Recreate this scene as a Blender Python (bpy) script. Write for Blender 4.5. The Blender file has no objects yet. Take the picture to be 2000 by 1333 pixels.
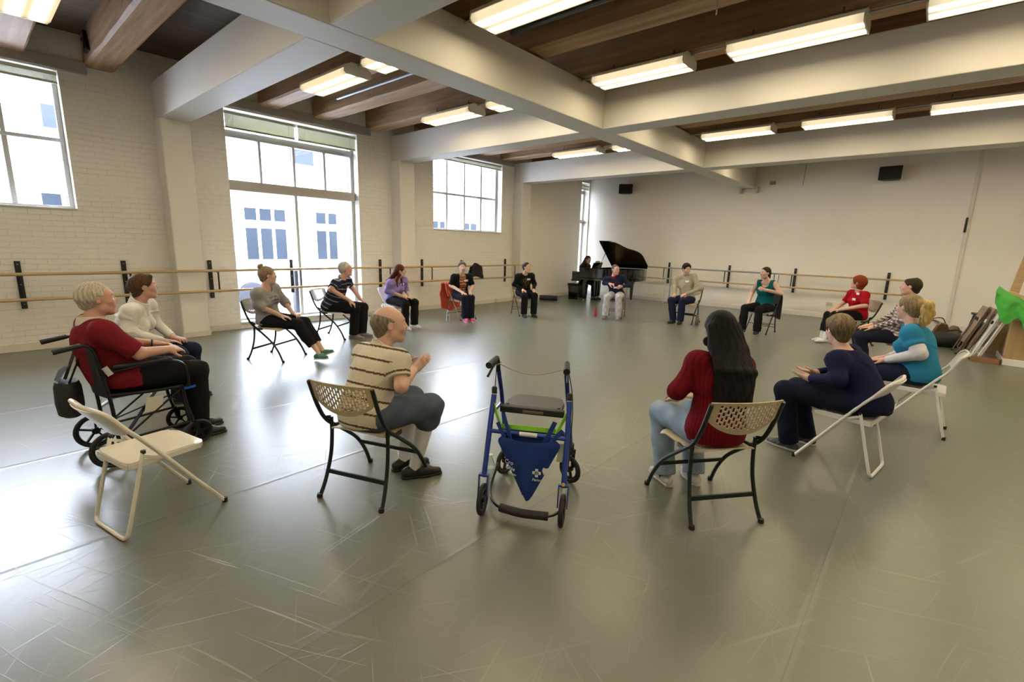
import bpy, math
import numpy as np
from mathutils import Vector, Matrix, Euler

S = bpy.context.scene
COL = S.collection
PI = math.pi

# ---------------------------------------------------------------- camera
H_CAM = 1.634
F_PX = 928.66
PITCH, ROLL, YAW = 0.19928, 0.028558, -0.713932
fw = Vector((math.sin(YAW) * math.cos(PITCH), math.cos(YAW) * math.cos(PITCH), -math.sin(PITCH)))
rt = Vector((math.cos(YAW), -math.sin(YAW), 0))
upv = rt.cross(fw)
cr = math.cos(ROLL) * rt + math.sin(ROLL) * upv
cu = -math.sin(ROLL) * rt + math.cos(ROLL) * upv
cam = bpy.data.cameras.new('camera')
cam.sensor_width = 36
cam.lens = F_PX / 2000 * 36
cam.clip_start = 0.05
cam.clip_end = 400
cam_o = bpy.data.objects.new('camera', cam)
COL.objects.link(cam_o)
cam_o.matrix_world = Matrix(((cr.x, cu.x, -fw.x, 0), (cr.y, cu.y, -fw.y, 0), (cr.z, cu.z, -fw.z, H_CAM), (0, 0, 0, 1)))
S.camera = cam_o

# ---------------------------------------------------------------- sky, exposure, light settings
W = bpy.data.worlds.new('sky')
S.world = W
W.use_nodes = True
wn = W.node_tree
wn.nodes.clear()
bg = wn.nodes.new('ShaderNodeBackground')
wo = wn.nodes.new('ShaderNodeOutputWorld')
tc = wn.nodes.new('ShaderNodeTexCoord')
sp = wn.nodes.new('ShaderNodeSeparateXYZ')
rmp = wn.nodes.new('ShaderNodeValToRGB')
rmp.color_ramp.elements[0].position = 0.0
rmp.color_ramp.elements[0].color = (0.86, 0.88, 0.97, 1)
rmp.color_ramp.elements[1].position = 0.6
rmp.color_ramp.elements[1].color = (0.74, 0.81, 1.0, 1)
wn.links.new(tc.outputs['Generated'], sp.inputs[0])
wn.links.new(sp.outputs['Z'], rmp.inputs[0])
wn.links.new(rmp.outputs[0], bg.inputs['Color'])
bg.inputs['Strength'].default_value = 15.5
wn.links.new(bg.outputs[0], wo.inputs[0])
LAMP = 8.0
S.view_settings.view_transform = 'Standard'
S.view_settings.look = 'None'
S.view_settings.gamma = 1
S.view_settings.use_curve_mapping = False
S.view_settings.exposure = 1.05
S.cycles.max_bounces = 7
S.cycles.diffuse_bounces = 4
S.cycles.glossy_bounces = 3
S.cycles.transmission_bounces = 4
S.cycles.transparent_max_bounces = 10
S.cycles.sample_clamp_indirect = 6
S.cycles.caustics_reflective = False
S.cycles.caustics_refractive = False
S.cycles.use_denoising = True
S.cycles.use_adaptive_sampling = True
S.cycles.adaptive_threshold = 0.03

def portal(name, x, y0, y1, z0, z1):
    L = bpy.data.lights.new(name, 'AREA')
    L.shape = 'RECTANGLE'
    L.size = z1 - z0
    L.size_y = y1 - y0
    L.cycles.is_portal = True
    o = bpy.data.objects.new(name, L)
    COL.objects.link(o)
    o.location = (x, (y0 + y1) / 2, (z0 + z1) / 2)
    o.rotation_euler = (0, -PI / 2, 0)
    return o

# ---------------------------------------------------------------- materials
_M = {}
def M(name, base=(.8, .8, .8), rough=.5, metal=0.0, var=.08, scale=6.0, bump=0.0, bscale=40.0, coat=0.0, spec=.5,
      sheen=0.0, trans=0.0, alpha=1.0):
    if name in _M: return _M[name]
    m = bpy.data.materials.new(name)
    m.use_nodes = True
    nt = m.node_tree
    b = nt.nodes['Principled BSDF']
    b.inputs['Roughness'].default_value = rough
    b.inputs['Metallic'].default_value = metal
    b.inputs['Coat Weight'].default_value = coat
    b.inputs['Specular IOR Level'].default_value = spec
    b.inputs['Sheen Weight'].default_value = sheen
    b.inputs['Transmission Weight'].default_value = trans
    b.inputs['Alpha'].default_value = alpha
    t = nt.nodes.new('ShaderNodeTexCoord')
    n = nt.nodes.new('ShaderNodeTexNoise')
    n.inputs['Scale'].default_value = scale
    n.inputs['Detail'].default_value = 4
    nt.links.new(t.outputs['Object'], n.inputs['Vector'])
    mx = nt.nodes.new('ShaderNodeMix')
    mx.data_type = 'RGBA'
    mx.inputs['A'].default_value = tuple(c * (1 - var) for c in base) + (1,)
    mx.inputs['B'].default_value = tuple(min(1, c * (1 + var)) for c in base) + (1,)
    nt.links.new(n.outputs['Fac'], mx.inputs['Factor'])
    nt.links.new(mx.outputs['Result'], b.inputs['Base Color'])
    if bump > 0:
        n2 = nt.nodes.new('ShaderNodeTexNoise')
        n2.inputs['Scale'].default_value = bscale
        n2.inputs['Detail'].default_value = 3
        nt.links.new(t.outputs['Object'], n2.inputs['Vector'])
        bp = nt.nodes.new('ShaderNodeBump')
        bp.inputs['Strength'].default_value = bump
        bp.inputs['Distance'].default_value = .01
        nt.links.new(n2.outputs['Fac'], bp.inputs['Height'])
        nt.links.new(bp.outputs[0], b.inputs['Normal'])
    _M[name] = m
    return m

class NT:
    """tiny helper for longer node graphs"""
    def __init__(s, name, rough=.5):
        s.m = bpy.data.materials.new(name); s.m.use_nodes = True
        s.t = s.m.node_tree; s.b = s.t.nodes['Principled BSDF']
        s.b.inputs['Roughness'].default_value = rough
        _M[name] = s.m
    def n(s, kind, **kw):
        q = s.t.nodes.new('ShaderNode' + kind)
        for k, v in kw.items():
            if k.startswith('_'): setattr(q, k[1:], v)
            else:
                key = int(k[1:]) if k[0] == 'i' and k[1:].isdigit() else k.replace('__', ' ')
                q.inputs[key].default_value = v
        return q
    def l(s, a, b): s.t.links.new(a, b)
    def math(s, op, a, b=None, clamp=False):
        q = s.t.nodes.new('ShaderNodeMath'); q.operation = op; q.use_clamp = clamp
        for i, v in enumerate((a, b)):
            if v is None: continue
            if isinstance(v, (int, float)): q.inputs[i].default_value = v
            else: s.l(v, q.inputs[i])
        return q.outputs[0]
    def mix(s, f, a, b):
        q = s.t.nodes.new('ShaderNodeMix'); q.data_type = 'RGBA'
        for k, v in (('Factor', f), ('A', a), ('B', b)):
            if isinstance(v, (int, float)): q.inputs[k].default_value = v
            elif isinstance(v, tuple): q.inputs[k].default_value = v + (1,) if len(v) == 3 else v
            else: s.l(v, q.inputs[k])
        return q.outputs['Result']
    def ramp(s, f, stops):
        q = s.t.nodes.new('ShaderNodeValToRGB'); e = q.color_ramp.elements
        while len(e) < len(stops): e.new(.5)
        for i, (p_, c) in enumerate(stops):
            e[i].position = p_; e[i].color = (c, c, c, 1) if isinstance(c, (int, float)) else tuple(c) + (1,)
        s.l(f, q.inputs[0]); return q.outputs[0]
    def pos(s):
        g = s.t.nodes.new('ShaderNodeNewGeometry'); return g.outputs['Position']
    def obj(s):
        g = s.t.nodes.new('ShaderNodeTexCoord'); return g.outputs['Object']
    def sep(s, v):
        q = s.t.nodes.new('ShaderNodeSeparateXYZ'); s.l(v, q.inputs[0]); return q.outputs
    def comb(s, x, y, z):
        q = s.t.nodes.new('ShaderNodeCombineXYZ')
        for i, v in enumerate((x, y, z)):
            if isinstance(v, (int, float)): q.inputs[i].default_value = v
            else: s.l(v, q.inputs[i])
        return q.outputs[0]
    def noise(s, v, scale, detail=4, rough=.5):
        q = s.t.nodes.new('ShaderNodeTexNoise'); q.inputs['Scale'].default_value = scale
        q.inputs['Detail'].default_value = detail; q.inputs['Roughness'].default_value = rough
        s.l(v, q.inputs['Vector']); return q.outputs['Fac']
    def mapping(s, v, rot=(0, 0, 0), scale=(1, 1, 1), loc=(0, 0, 0)):
        q = s.t.nodes.new('ShaderNodeMapping'); q.inputs['Rotation'].default_value = rot
        q.inputs['Scale'].default_value = scale; q.inputs['Location'].default_value = loc
        s.l(v, q.inputs['Vector']); return q.outputs[0]
    def bump(s, h, strength, dist=.01):
        q = s.t.nodes.new('ShaderNodeBump'); q.inputs['Strength'].default_value = strength
        q.inputs['Distance'].default_value = dist
        s.l(h, q.inputs['Height']); s.l(q.outputs[0], s.b.inputs['Normal']); return q
    def base(s, c): s.l(c, s.b.inputs['Base Color'])

# ---------------------------------------------------------------- mesh building
def link(o, parent=None):
    COL.objects.link(o)
    if parent is not None: o.parent = parent
    return o

def tag(o, label=None, cat=None, group=None, kind=None):
    if label: o['label'] = label
    if cat: o['category'] = cat
    if group: o['group'] = group
    if kind: o['kind'] = kind
    return o

def empty(name, loc=(0, 0, 0), rz=0.0, label=None, cat=None, group=None):
    o = bpy.data.objects.new(name, None)
    o.empty_display_size = .1
    link(o)
    o.location = loc
    o.rotation_euler = (0, 0, rz)
    return tag(o, label, cat, group)

class MB:
    def __init__(s): s.v = []; s.f = []
    def add(s, vs, fs):
        k = len(s.v)
        s.v += [tuple(float(c) for c in q) for q in vs]
        s.f += [tuple(i + k for i in f) for f in fs]
        return s
    def box(s, x0, x1, y0, y1, z0, z1):
        v = [(x, y, z) for z in (z0, z1) for y in (y0, y1) for x in (x0, x1)]
        return s.add(v, [(0, 2, 3, 1), (4, 5, 7, 6), (0, 1, 5, 4), (2, 6, 7, 3), (0, 4, 6, 2), (1, 3, 7, 5)])
    def obox(s, c, ax, ay, az, hx, hy, hz):
        c = Vector(c); ax, ay, az = (Vector(a).normalized() for a in (ax, ay, az))
        v = [c + ax * (i * hx) + ay * (j * hy) + az * (k * hz) for k in (-1, 1) for j in (-1, 1) for i in (-1, 1)]
        return s.add(v, [(0, 2, 3, 1), (4, 5, 7, 6), (0, 1, 5, 4), (2, 6, 7, 3), (0, 4, 6, 2), (1, 3, 7, 5)])
    def bar(s, a, b, w, h, up=(0, 0, 1)):
        a = Vector(a); b = Vector(b); d = (b - a)
        u = Vector(up); sx = d.cross(u)
        if sx.length < 1e-5: sx = d.cross(Vector((1, 0, 0)))
        sx.normalize(); u = sx.cross(d).normalized()
        return s.obox((a + b) / 2, d, sx, u, d.length / 2, w / 2, h / 2)
    def prism(s, poly, z0, z1, plane='xy'):
        n = len(poly)
        def P(a, b, c):
            return {'xy': (a, b, c), 'xz': (a, c, b), 'yz': (c, a, b)}[plane]
        v = [P(a, b, z0) for a, b in poly] + [P(a, b, z1) for a, b in poly]
        f = [tuple(range(n))[::-1], tuple(range(n, 2 * n))] + [(i, (i + 1) % n, (i + 1) % n + n, i + n) for i in range(n)]
        return s.add(v, f)
    def tube(s, pts, r, n=10, closed=False, rads=None, flat=1.0):
        pts = [Vector(q) for q in pts]
        m = len(pts)
        rads = rads or [r] * m
        # frames
        tang = []
        for i in range(m):
            if closed: t = pts[(i + 1) % m] - pts[i - 1]
            else: t = pts[min(i + 1, m - 1)] - pts[max(i - 1, 0)]
            tang.append(t.normalized())
        ref = Vector((0, 0, 1)) if abs(tang[0].z) < .9 else Vector((1, 0, 0))
        u = tang[0].cross(ref).normalized()
        vs = []; fs = []
        for i in range(m):
            t = tang[i]
            u = (u - t * u.dot(t)).normalized()
            w = t.cross(u)
            for k in range(n):
                a = 2 * PI * k / n
                vs.append(pts[i] + (u * math.cos(a) + w * math.sin(a) * flat) * rads[i])
        for i in range(m if closed else m - 1):
            j = (i + 1) % m
            for k in range(n):
                fs.append((i * n + k, i * n + (k + 1) % n, j * n + (k + 1) % n, j * n + k))
        if not closed:
            fs.append(tuple(range(n))[::-1]); fs.append(tuple((m - 1) * n + k for k in range(n)))
        return s.add(vs, fs)
    def lathe(s, prof, c=(0, 0, 0), n=24, axis='z', caps=True):
        vs = []; fs = []
        for r, z in prof:
            for k in range(n):
                a = 2 * PI * k / n
                q = (r * math.cos(a), r * math.sin(a), z)
                if axis == 'x': q = (q[2], q[0], q[1])
                elif axis == 'y': q = (q[1], q[2], q[0])
                vs.append((q[0] + c[0], q[1] + c[1], q[2] + c[2]))
        for i in range(len(prof) - 1):
            for k in range(n):
                fs.append((i * n + k, i * n + (k + 1) % n, (i + 1) * n + (k + 1) % n, (i + 1) * n + k))
        if caps:
            fs.append(tuple(range(n))[::-1]); fs.append(tuple((len(prof) - 1) * n + k for k in range(n)))
        return s.add(vs, fs)
    def torus(s, c, R, r, axis=(1, 0, 0), n=28, k=8):
        c = Vector(c); ax = Vector(axis).normalized()
        u = ax.cross(Vector((0, 0, 1)))
        if u.length < .1: u = ax.cross(Vector((0, 1, 0)))
        u.normalize(); w = ax.cross(u)
        return s.tube([c + (u * math.cos(2 * PI * i / n) + w * math.sin(2 * PI * i / n)) * R for i in range(n)], r, k, closed=True)
    def mesh(s, name, mat, smooth=False, bevel=0.0, xf=None):
        me = bpy.data.meshes.new(name)
        vs = s.v if xf is None else [tuple(xf @ Vector(q)) for q in s.v]
        me.from_pydata(vs, [], s.f)
        mats = mat if isinstance(mat, (list, tuple)) else [mat]
        for m in mats: me.materials.append(m)
        me.validate()
        if smooth:
            me.polygons.foreach_set('use_smooth', [True] * len(me.polygons))
            try: me.set_sharp_from_angle(angle=math.radians(40))
            except Exception: pass
        me.update()
        return me
    def build(s, name, mat, parent=None, smooth=False, bevel=0.0, xf=None, fix=True, seg=2):
        me = s.mesh(name, mat, smooth, xf=xf)
        o = bpy.data.objects.new(name, me)
        link(o, parent)
        if bevel > 0:
            md = o.modifiers.new('bevel', 'BEVEL'); md.width = bevel; md.segments = seg
            md.limit_method = 'ANGLE'; md.angle_limit = math.radians(40)
            me.polygons.foreach_set('use_smooth', [True] * len(me.polygons))
            md.harden_normals = True
        return o

def arc(c, r, a0, a1, n, plane='xz', other=0.0):
    out = []
    for i in range(n + 1):
        a = a0 + (a1 - a0) * i / n
        p_, q_ = c[0] + r * math.cos(a), c[1] + r * math.sin(a)
        out.append({'xz': (p_, other, q_), 'yz': (other, p_, q_), 'xy': (p_, q_, other)}[plane])
    return out

def smooth_path(pts, n=6):
    """Catmull-Rom through points"""
    P = [Vector(q) for q in pts]
    P = [P[0] * 2 - P[1]] + P + [P[-1] * 2 - P[-2]]
    out = []
    for i in range(1, len(P) - 2):
        for k in range(n):
            t = k / n
            a, b, c, d = P[i - 1], P[i], P[i + 1], P[i + 2]
            out.append(.5 * ((2 * b) + (c - a) * t + (2 * a - 5 * b + 4 * c - d) * t * t + (3 * b - a - 3 * c + d) * t ** 3))
    out.append(P[-2])
    return out

def copy_tree(o, parent=None):
    c = o.copy(); COL.objects.link(c)
    c.parent = parent
    for ch in list(o.children): copy_tree(ch, c)
    return c

def heading(f): return math.atan2(-f[0], f[1])
# ================================================================ ROOM
XL, YB, ZC = -9.31, 14.64, 4.30
XR, YF = 4.6, -3.2
XO = XL - .38                    # outer face of the window wall
ZBEAM, ZTOP = 3.35, 3.88

# -- painted brick
def brick_mat():
    g = NT('painted_brick', .55)
    x, y, z = g.sep(g.pos())
    v = g.comb(y, z, 0.0)
    w = g.mapping(g.comb(y, z, x), scale=(1, 1, 1))
    wob = g.noise(w, 1.3, 3)
    zz = g.math('ADD', z, g.math('MULTIPLY', wob, .05))
    v = g.comb(y, zz, 0.0)
    bt = g.t.nodes.new('ShaderNodeTexBrick')
    bt.inputs['Scale'].default_value = 1
    bt.inputs['Brick Width'].default_value = .225
    bt.inputs['Row Height'].default_value = .0755
    bt.inputs['Mortar Size'].default_value = .006
    bt.inputs['Mortar Smooth'].default_value = .6
    bt.inputs['Color1'].default_value = (1, 1, 1, 1); bt.inputs['Color2'].default_value = (.86, .86, .86, 1)
    bt.inputs['Mortar'].default_value = (0, 0, 0, 1)
    g.l(v, bt.inputs['Vector'])
    n = g.noise(g.pos(), 9, 5)
    n1 = g.noise(g.mapping(g.pos(), scale=(1, .25, 2.2)), 1.6, 4)
    mort = g.math('MULTIPLY', bt.outputs['Fac'], g.ramp(n1, [(.42, .0), (.64, .6)]))
    c = g.mix(n, (.80, .77, .715), (.85, .82, .765))
    c = g.mix(mort, c, (.62, .59, .53))
    st = g.ramp(g.noise(g.pos(), 2.1, 6), [(.70, 0), (.80, .35)])
    c = g.mix(st, c, (.50, .46, .40))
    g.base(c)
    h = g.math('ADD', g.math('MULTIPLY', bt.outputs['Fac'], -1.0), g.math('MULTIPLY', n, .7))
    g.bump(h, .45, .008)
    return g.m
BRICK = brick_mat()
PLASTER = M('painted_plaster', (.78, .75, .685), .6, var=.03, scale=1.5, bump=.05, bscale=60)
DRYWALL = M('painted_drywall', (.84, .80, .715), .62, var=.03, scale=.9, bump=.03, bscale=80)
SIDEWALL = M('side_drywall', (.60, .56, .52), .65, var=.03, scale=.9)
BEAMW = M('beam_plaster', (.62, .59, .53), .55, var=.025, scale=2.2, bump=.08, bscale=7)
TRIMW = M('white_trim_paint', (.74, .73, .70), .35, var=.03, scale=4)
FRAMEM = M('window_frame_paint', (.60, .60, .58), .4, var=.04, scale=5)
BRONZE = M('grey_metal_frame', (.33, .33, .34), .35, .3, var=.06)

def wall_mesh(axis, pos, out, u0, u1, z0, z1, holes):
    """wall slab with openings; axis 'x': plane x=pos .. x=out, u is y"""
    us = sorted({u0, u1, *[h[0] for h in holes], *[h[1] for h in holes]})
    zs = sorted({z0, z1, *[h[2] for h in holes], *[h[3] for h in holes]})
    b = MB()
    def P(d, u, z): return (d, u, z) if axis == 'x' else (u, d, z)
    def solid(ua, ub, za, zb):
        return not any(h[0] <= ua + 1e-6 and ub <= h[1] + 1e-6 and h[2] <= za + 1e-6 and zb <= h[3] + 1e-6 for h in holes)
    for i in range(len(us) - 1):
        for j in range(len(zs) - 1):
            ua, ub, za, zb = us[i], us[i + 1], zs[j], zs[j + 1]
            if not solid(ua, ub, za, zb): continue
            b.add([P(pos, ua, za), P(pos, ub, za), P(pos, ub, zb), P(pos, ua, zb)], [(0, 1, 2, 3)])
            b.add([P(out, ua, za), P(out, ub, za), P(out, ub, zb), P(out, ua, zb)], [(3, 2, 1, 0)])
    for ua, ub, za, zb in holes:
        for q in ([(ua, za), (ua, zb)], [(ub, za), (ub, zb)], [(ua, za), (ub, za)], [(ua, zb), (ub, zb)]):
            (a, c), (d, e) = q
            b.add([P(pos, a, c), P(pos, d, e), P(out, d, e), P(out, a, c)], [(0, 1, 2, 3)])
    for q in ([(u0, z0), (u0, z1)], [(u1, z0), (u1, z1)], [(u0, z0), (u1, z0)], [(u0, z1), (u1, z1)]):
        (a, c), (d, e) = q
        b.add([P(pos, a, c), P(pos, d, e), P(out, d, e), P(out, a, c)], [(0, 1, 2, 3)])
    return b

WIN = [(-1.22, 1.19, 1.95, 3.78), (3.21, 5.69, .10, 3.76), (7.70, 10.14, 1.95, 3.78), (14.13, 14.60, .10, 3.78)]
wl = wall_mesh('x', XL, XO, YF, 11.04, 0, ZC + .1, WIN[:3])
tag(wl.build('wall_left', BRICK), kind='structure', label='white painted brick wall with windows')
wl2 = wall_mesh('x', XL, XO, 11.04, YB + .3, 0, ZC + .1, WIN[3:])
tag(wl2.build('wall_left_end', DRYWALL), kind='structure', label='smooth painted wall section before the corner window')
tag(MB().box(XO, XR + .2, YB, YB + .2, 0, ZC + .1).build('wall_back', DRYWALL), kind='structure', label='smooth beige back wall')
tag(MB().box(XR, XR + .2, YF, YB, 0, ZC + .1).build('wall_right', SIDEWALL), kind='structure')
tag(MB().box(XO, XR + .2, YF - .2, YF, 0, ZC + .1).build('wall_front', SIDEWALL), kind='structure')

# -- floor : grey-green dance vinyl with seams and scuffs
def floor_mat():
    g = NT('dance_vinyl', .3)
    P_ = g.pos()
    x, y, z = g.sep(P_)
    big = g.noise(P_, .5, 2, .5)
    fine = g.noise(P_, 14, 4)
    c = g.mix(big, (.108, .117, .093), (.132, .142, .114))
    c = g.mix(g.math('MULTIPLY', fine, .25), c, (.20, .205, .165))
    scr = None
    bend = g.noise(P_, .7, 1)
    for k, (rot, sx, sy, th) in enumerate([(.5, .9, 60, .70), (-.35, .8, 75, .71), (1.25, 1.1, 66, .71), (2.1, .8, 58, .70), (2.75, 1.2, 85, .71), (1.7, 1.4, 90, .72)]):
        vr = g.t.nodes.new('ShaderNodeVectorRotate'); vr.rotation_type = 'Z_AXIS'; vr.inputs['Angle'].default_value = rot
        g.l(P_, vr.inputs['Vector'])
        rx, ry, rz = g.sep(vr.outputs[0])
        ry = g.math('ADD', ry, g.math('MULTIPLY', bend, .10 + .05 * k))
        n = g.noise(g.comb(g.math('MULTIPLY', rx, sx), g.math('MULTIPLY', ry, sy), k * 3.7), 1.0, 1)
        r = g.ramp(n, [(th - .01, 0), (th + .05, 1)])
        scr = r if scr is None else g.math('MAXIMUM', scr, r)
    zone = g.ramp(g.noise(P_, .9, 3), [(.40, .15), (.62, 1)])
    scr = g.math('MULTIPLY', scr, zone)
    c = g.mix(g.math('MULTIPLY', scr, .32), c, (.36, .36, .31))
    # dark scuffs
    dk = g.ramp(g.noise(P_, 7.0, 4), [(.72, 0), (.76, 1)])
    c = g.mix(g.math('MULTIPLY', dk, .35), c, (.10, .10, .09))
    # seams between the vinyl rolls (run along y)
    fr = g.math('FRACT', g.math('DIVIDE', g.math('ADD', x, 100 * 1.495 + .2), 1.495))
    d = g.math('ABSOLUTE', g.math('SUBTRACT', fr, .5))
    seam = g.math('GREATER_THAN', d, .5 - .0022)
    c = g.mix(g.math('MULTIPLY', seam, .5), c, (.07, .07, .06))
    g.base(c)
    g.b.inputs['Roughness'].default_value = .28
    g.b.inputs['Specular IOR Level'].default_value = .62
    seamw = g.ramp(d, [(.485, 0), (.5, 1)])
    h = g.math('ADD', g.math('MULTIPLY', scr, .22), g.math('ADD', g.math('MULTIPLY', g.noise(P_, .9, 1), 1.2), g.math('MULTIPLY', seamw, .55)))
    h = g.math('ADD', h, g.math('MULTIPLY', g.noise(P_, 11, 2), .10))
    g.bump(h, .22, .012)
    return g.m
tag(MB().box(XO, XR + .2, YF - .2, YB + .2, -.1, 0).build('floor', floor_mat()), kind='structure', label='glossy grey green dance floor with long seams')

# -- ceiling deck, timbers, encased beams
def wood_mat(name, c0, c1, along='x', rough=.6, sc=1.0, knots=.5):
    g = NT(name, rough)
    s = {'x': (.5, 9, 9), 'y': (9, .5, 9), 'z': (9, 9, .5)}[along]
    P_ = g.mapping(g.pos(), scale=tuple(q * sc for q in s))
    n = g.noise(P_, 1.6, 6, .6)
    c = g.mix(g.ramp(n, [(.3, 0), (.7, 1)]), c0, c1)
    k = g.ramp(g.noise(g.mapping(g.pos(), scale={'x': (1.6, 4, 4), 'y': (4, 1.6, 4), 'z': (4, 4, 1.6)}[along]), 2.3, 2), [(.66, 0), (.76, knots)])
    c = g.mix(k, c, tuple(q * .35 for q in c0))
    g.base(c)
    g.bump(n, .25, .006)
    return g.m
TIMBER = wood_mat('old_timber', (.25, .145, .07), (.48, .31, .175), 'x')
def deck_mat():
    g = NT('plank_deck', .7)
    x, y, z = g.sep(g.pos())
    fr = g.math('FRACT', g.math('DIVIDE', g.math('ADD', x, 50.0), .13))
    gap = g.ramp(fr, [(0, 1), (.07, 0), (.93, 0), (1, 1)])
    fl = g.math('FLOOR', g.math('DIVIDE', g.math('ADD', x, 50.0), .13))
    per = g.noise(g.comb(g.math('MULTIPLY', fl, 7.31), 0.0, 0.0), 1.0, 0)
    n = g.noise(g.mapping(g.pos(), scale=(12, 1, 1)), 1.5, 5)
    c = g.mix(n, (.055, .032, .016), (.10, .06, .03))
    c = g.mix(g.ramp(per, [(.35, 0), (.65, .6)]), c, (.15, .095, .05))
    c = g.mix(gap, c, (.01, .008, .005))
    g.base(c)
    return g.m
tag(MB().box(XO, XR + .2, YF - .2, YB + .2, ZC, ZC + .1).build('ceiling', deck_mat()), kind='structure', label='dark plank deck above the timbers')

BEAM_Y = [(-2.0, -1.61), (2.22, 2.61), (6.50, 6.90), (10.63, 11.03)]
GX0, GX1 = -4.385, -3.98
cb = MB()
for y0, y1 in BEAM_Y:
    cb = MB().box(XL - .01, GX0 + .004, y0, y1, ZBEAM, ZTOP)
    tag(cb.build('ceiling_beam', BEAMW, bevel=.012), kind='structure', label='white encased cross beam on the window side')
    cb = MB().box(GX1 - .004, XR, y0, y1, ZBEAM, ZTOP)
    tag(cb.build('ceiling_beam', BEAMW, bevel=.012), kind='structure', label='white encased cross beam right of the girder')
tag(MB().box(GX0, GX1, YF, 14.55, ZBEAM, ZTOP).build('ceiling_girder', BEAMW, bevel=.012), kind='structure', label='white encased girder running to the back wall')
for i, (y0, y1) in enumerate(BEAM_Y):
    b = MB().box(XL - .01, XL + .33, y0, y1 - .0, 0, ZBEAM + .01)
    tag(b.build('wall_pilaster', PLASTER, bevel=.02), kind='structure', label='plastered pilaster under a ceiling beam')
# steel bearing under the girder end
tag(MB().box(-4.36, -4.31, 14.47, 14.64, 3.22, 3.35).box(-3.96, -3.90, 14.47, 14.64, 3.22, 3.37).box(-4.36, -3.90, 14.56, 14.64, 3.33, 3.36)
    .build('girder_bracket', M('painted_steel', (.55, .52, .47), .4, .2)), label='small painted bracket under the girder end on the back wall', cat='bracket')

TY = [-2.9, -1.2, -.45, .57, 1.48, 2.78, 3.79, 4.77, 5.91, 7.15, 8.1, 9.1, 10.05, 11.4, 12.4, 13.4]
side_name = [('window side of the girder', XL - .05, -4.2), ('right of the girder', -4.2, XR)]
ordn = ['behind the camera, rear', 'behind the camera, middle', 'just behind the camera', 'nearest in view', 'before the first cross beam', 'right after the first cross beam',
        'over the tall window, near side', 'over the tall window, middle', 'over the tall window, far side', 'right after the second cross beam',
        'third from the second cross beam', 'above the far small window', 'before the third cross beam', 'after the third cross beam', 'second from the back wall', 'nearest the back wall']
for (sn, xa, xb) in side_name:
    for i, y in enumerate(TY):
        b = MB()
        nseg = 12
        # slightly uneven hewn timber
        rng = np.random.RandomState(i + 3)
        vs = []; fs = []
        for k in range(nseg + 1):
            x = xa + (xb - xa) * k / nseg
            j = rng.uniform(-.008, .008, 8)
            z0 = 3.90
            vs += [(x, y + j[0], z0 + .03 + j[1]), (x, y + .03, z0 + j[2] * .5), (x, y + .30, z0 + j[3] * .5), (x, y + .33 + j[4], z0 + .03), (x, y + .33 + j[5], ZC), (x, y + j[6], ZC)]
            if k:
                o_ = (k - 1) * 6
                fs += [(o_ + q, o_ + (q + 1) % 6, o_ + 6 + (q + 1) % 6, o_ + 6 + q) for q in range(6)]
        fs += [tuple(range(6))[::-1], tuple(nseg * 6 + q for q in range(6))]
        b.add(vs, fs)
        tag(b.build('timber_joist', TIMBER), kind='structure', label='hewn timber joist %s, %s' % (sn, ordn[i]))

# lintels over the windows
LINT = M('lintel_paint', (.36, .33, .29), .6, var=.06)
for i, (y0, y1) in enumerate([(-1.6, 1.5), (2.7, 6.0), (7.3, 10.6)]):
    tag(MB().box(XL - .05, XL + .045, y0, y1, 3.79, 3.95).build('window_lintel', LINT, bevel=.01), kind='structure')

# baseboards
BASEB = M('baseboard_paint', (.70, .66, .58), .4, var=.04)
b = MB()
for y0, y1 in ((YF, 2.2), (2.63, 3.2), (5.7, 6.48), (6.92, 10.61), (11.05, 14.12)):
    b.box(XL, XL + .02, y0, y1, 0, .11)
for y0, y1 in BEAM_Y[1:]:
    b.box(XL + .33, XL + .345, y0 - .01, y1 + .01, 0, .09)
tag(b.build('baseboard_left', BASEB, bevel=.005), kind='structure')
tag(MB().box(XL, XR, YB - .02, YB, 0, .12).build('baseboard_back', BASEB, bevel=.005), kind='structure')

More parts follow.
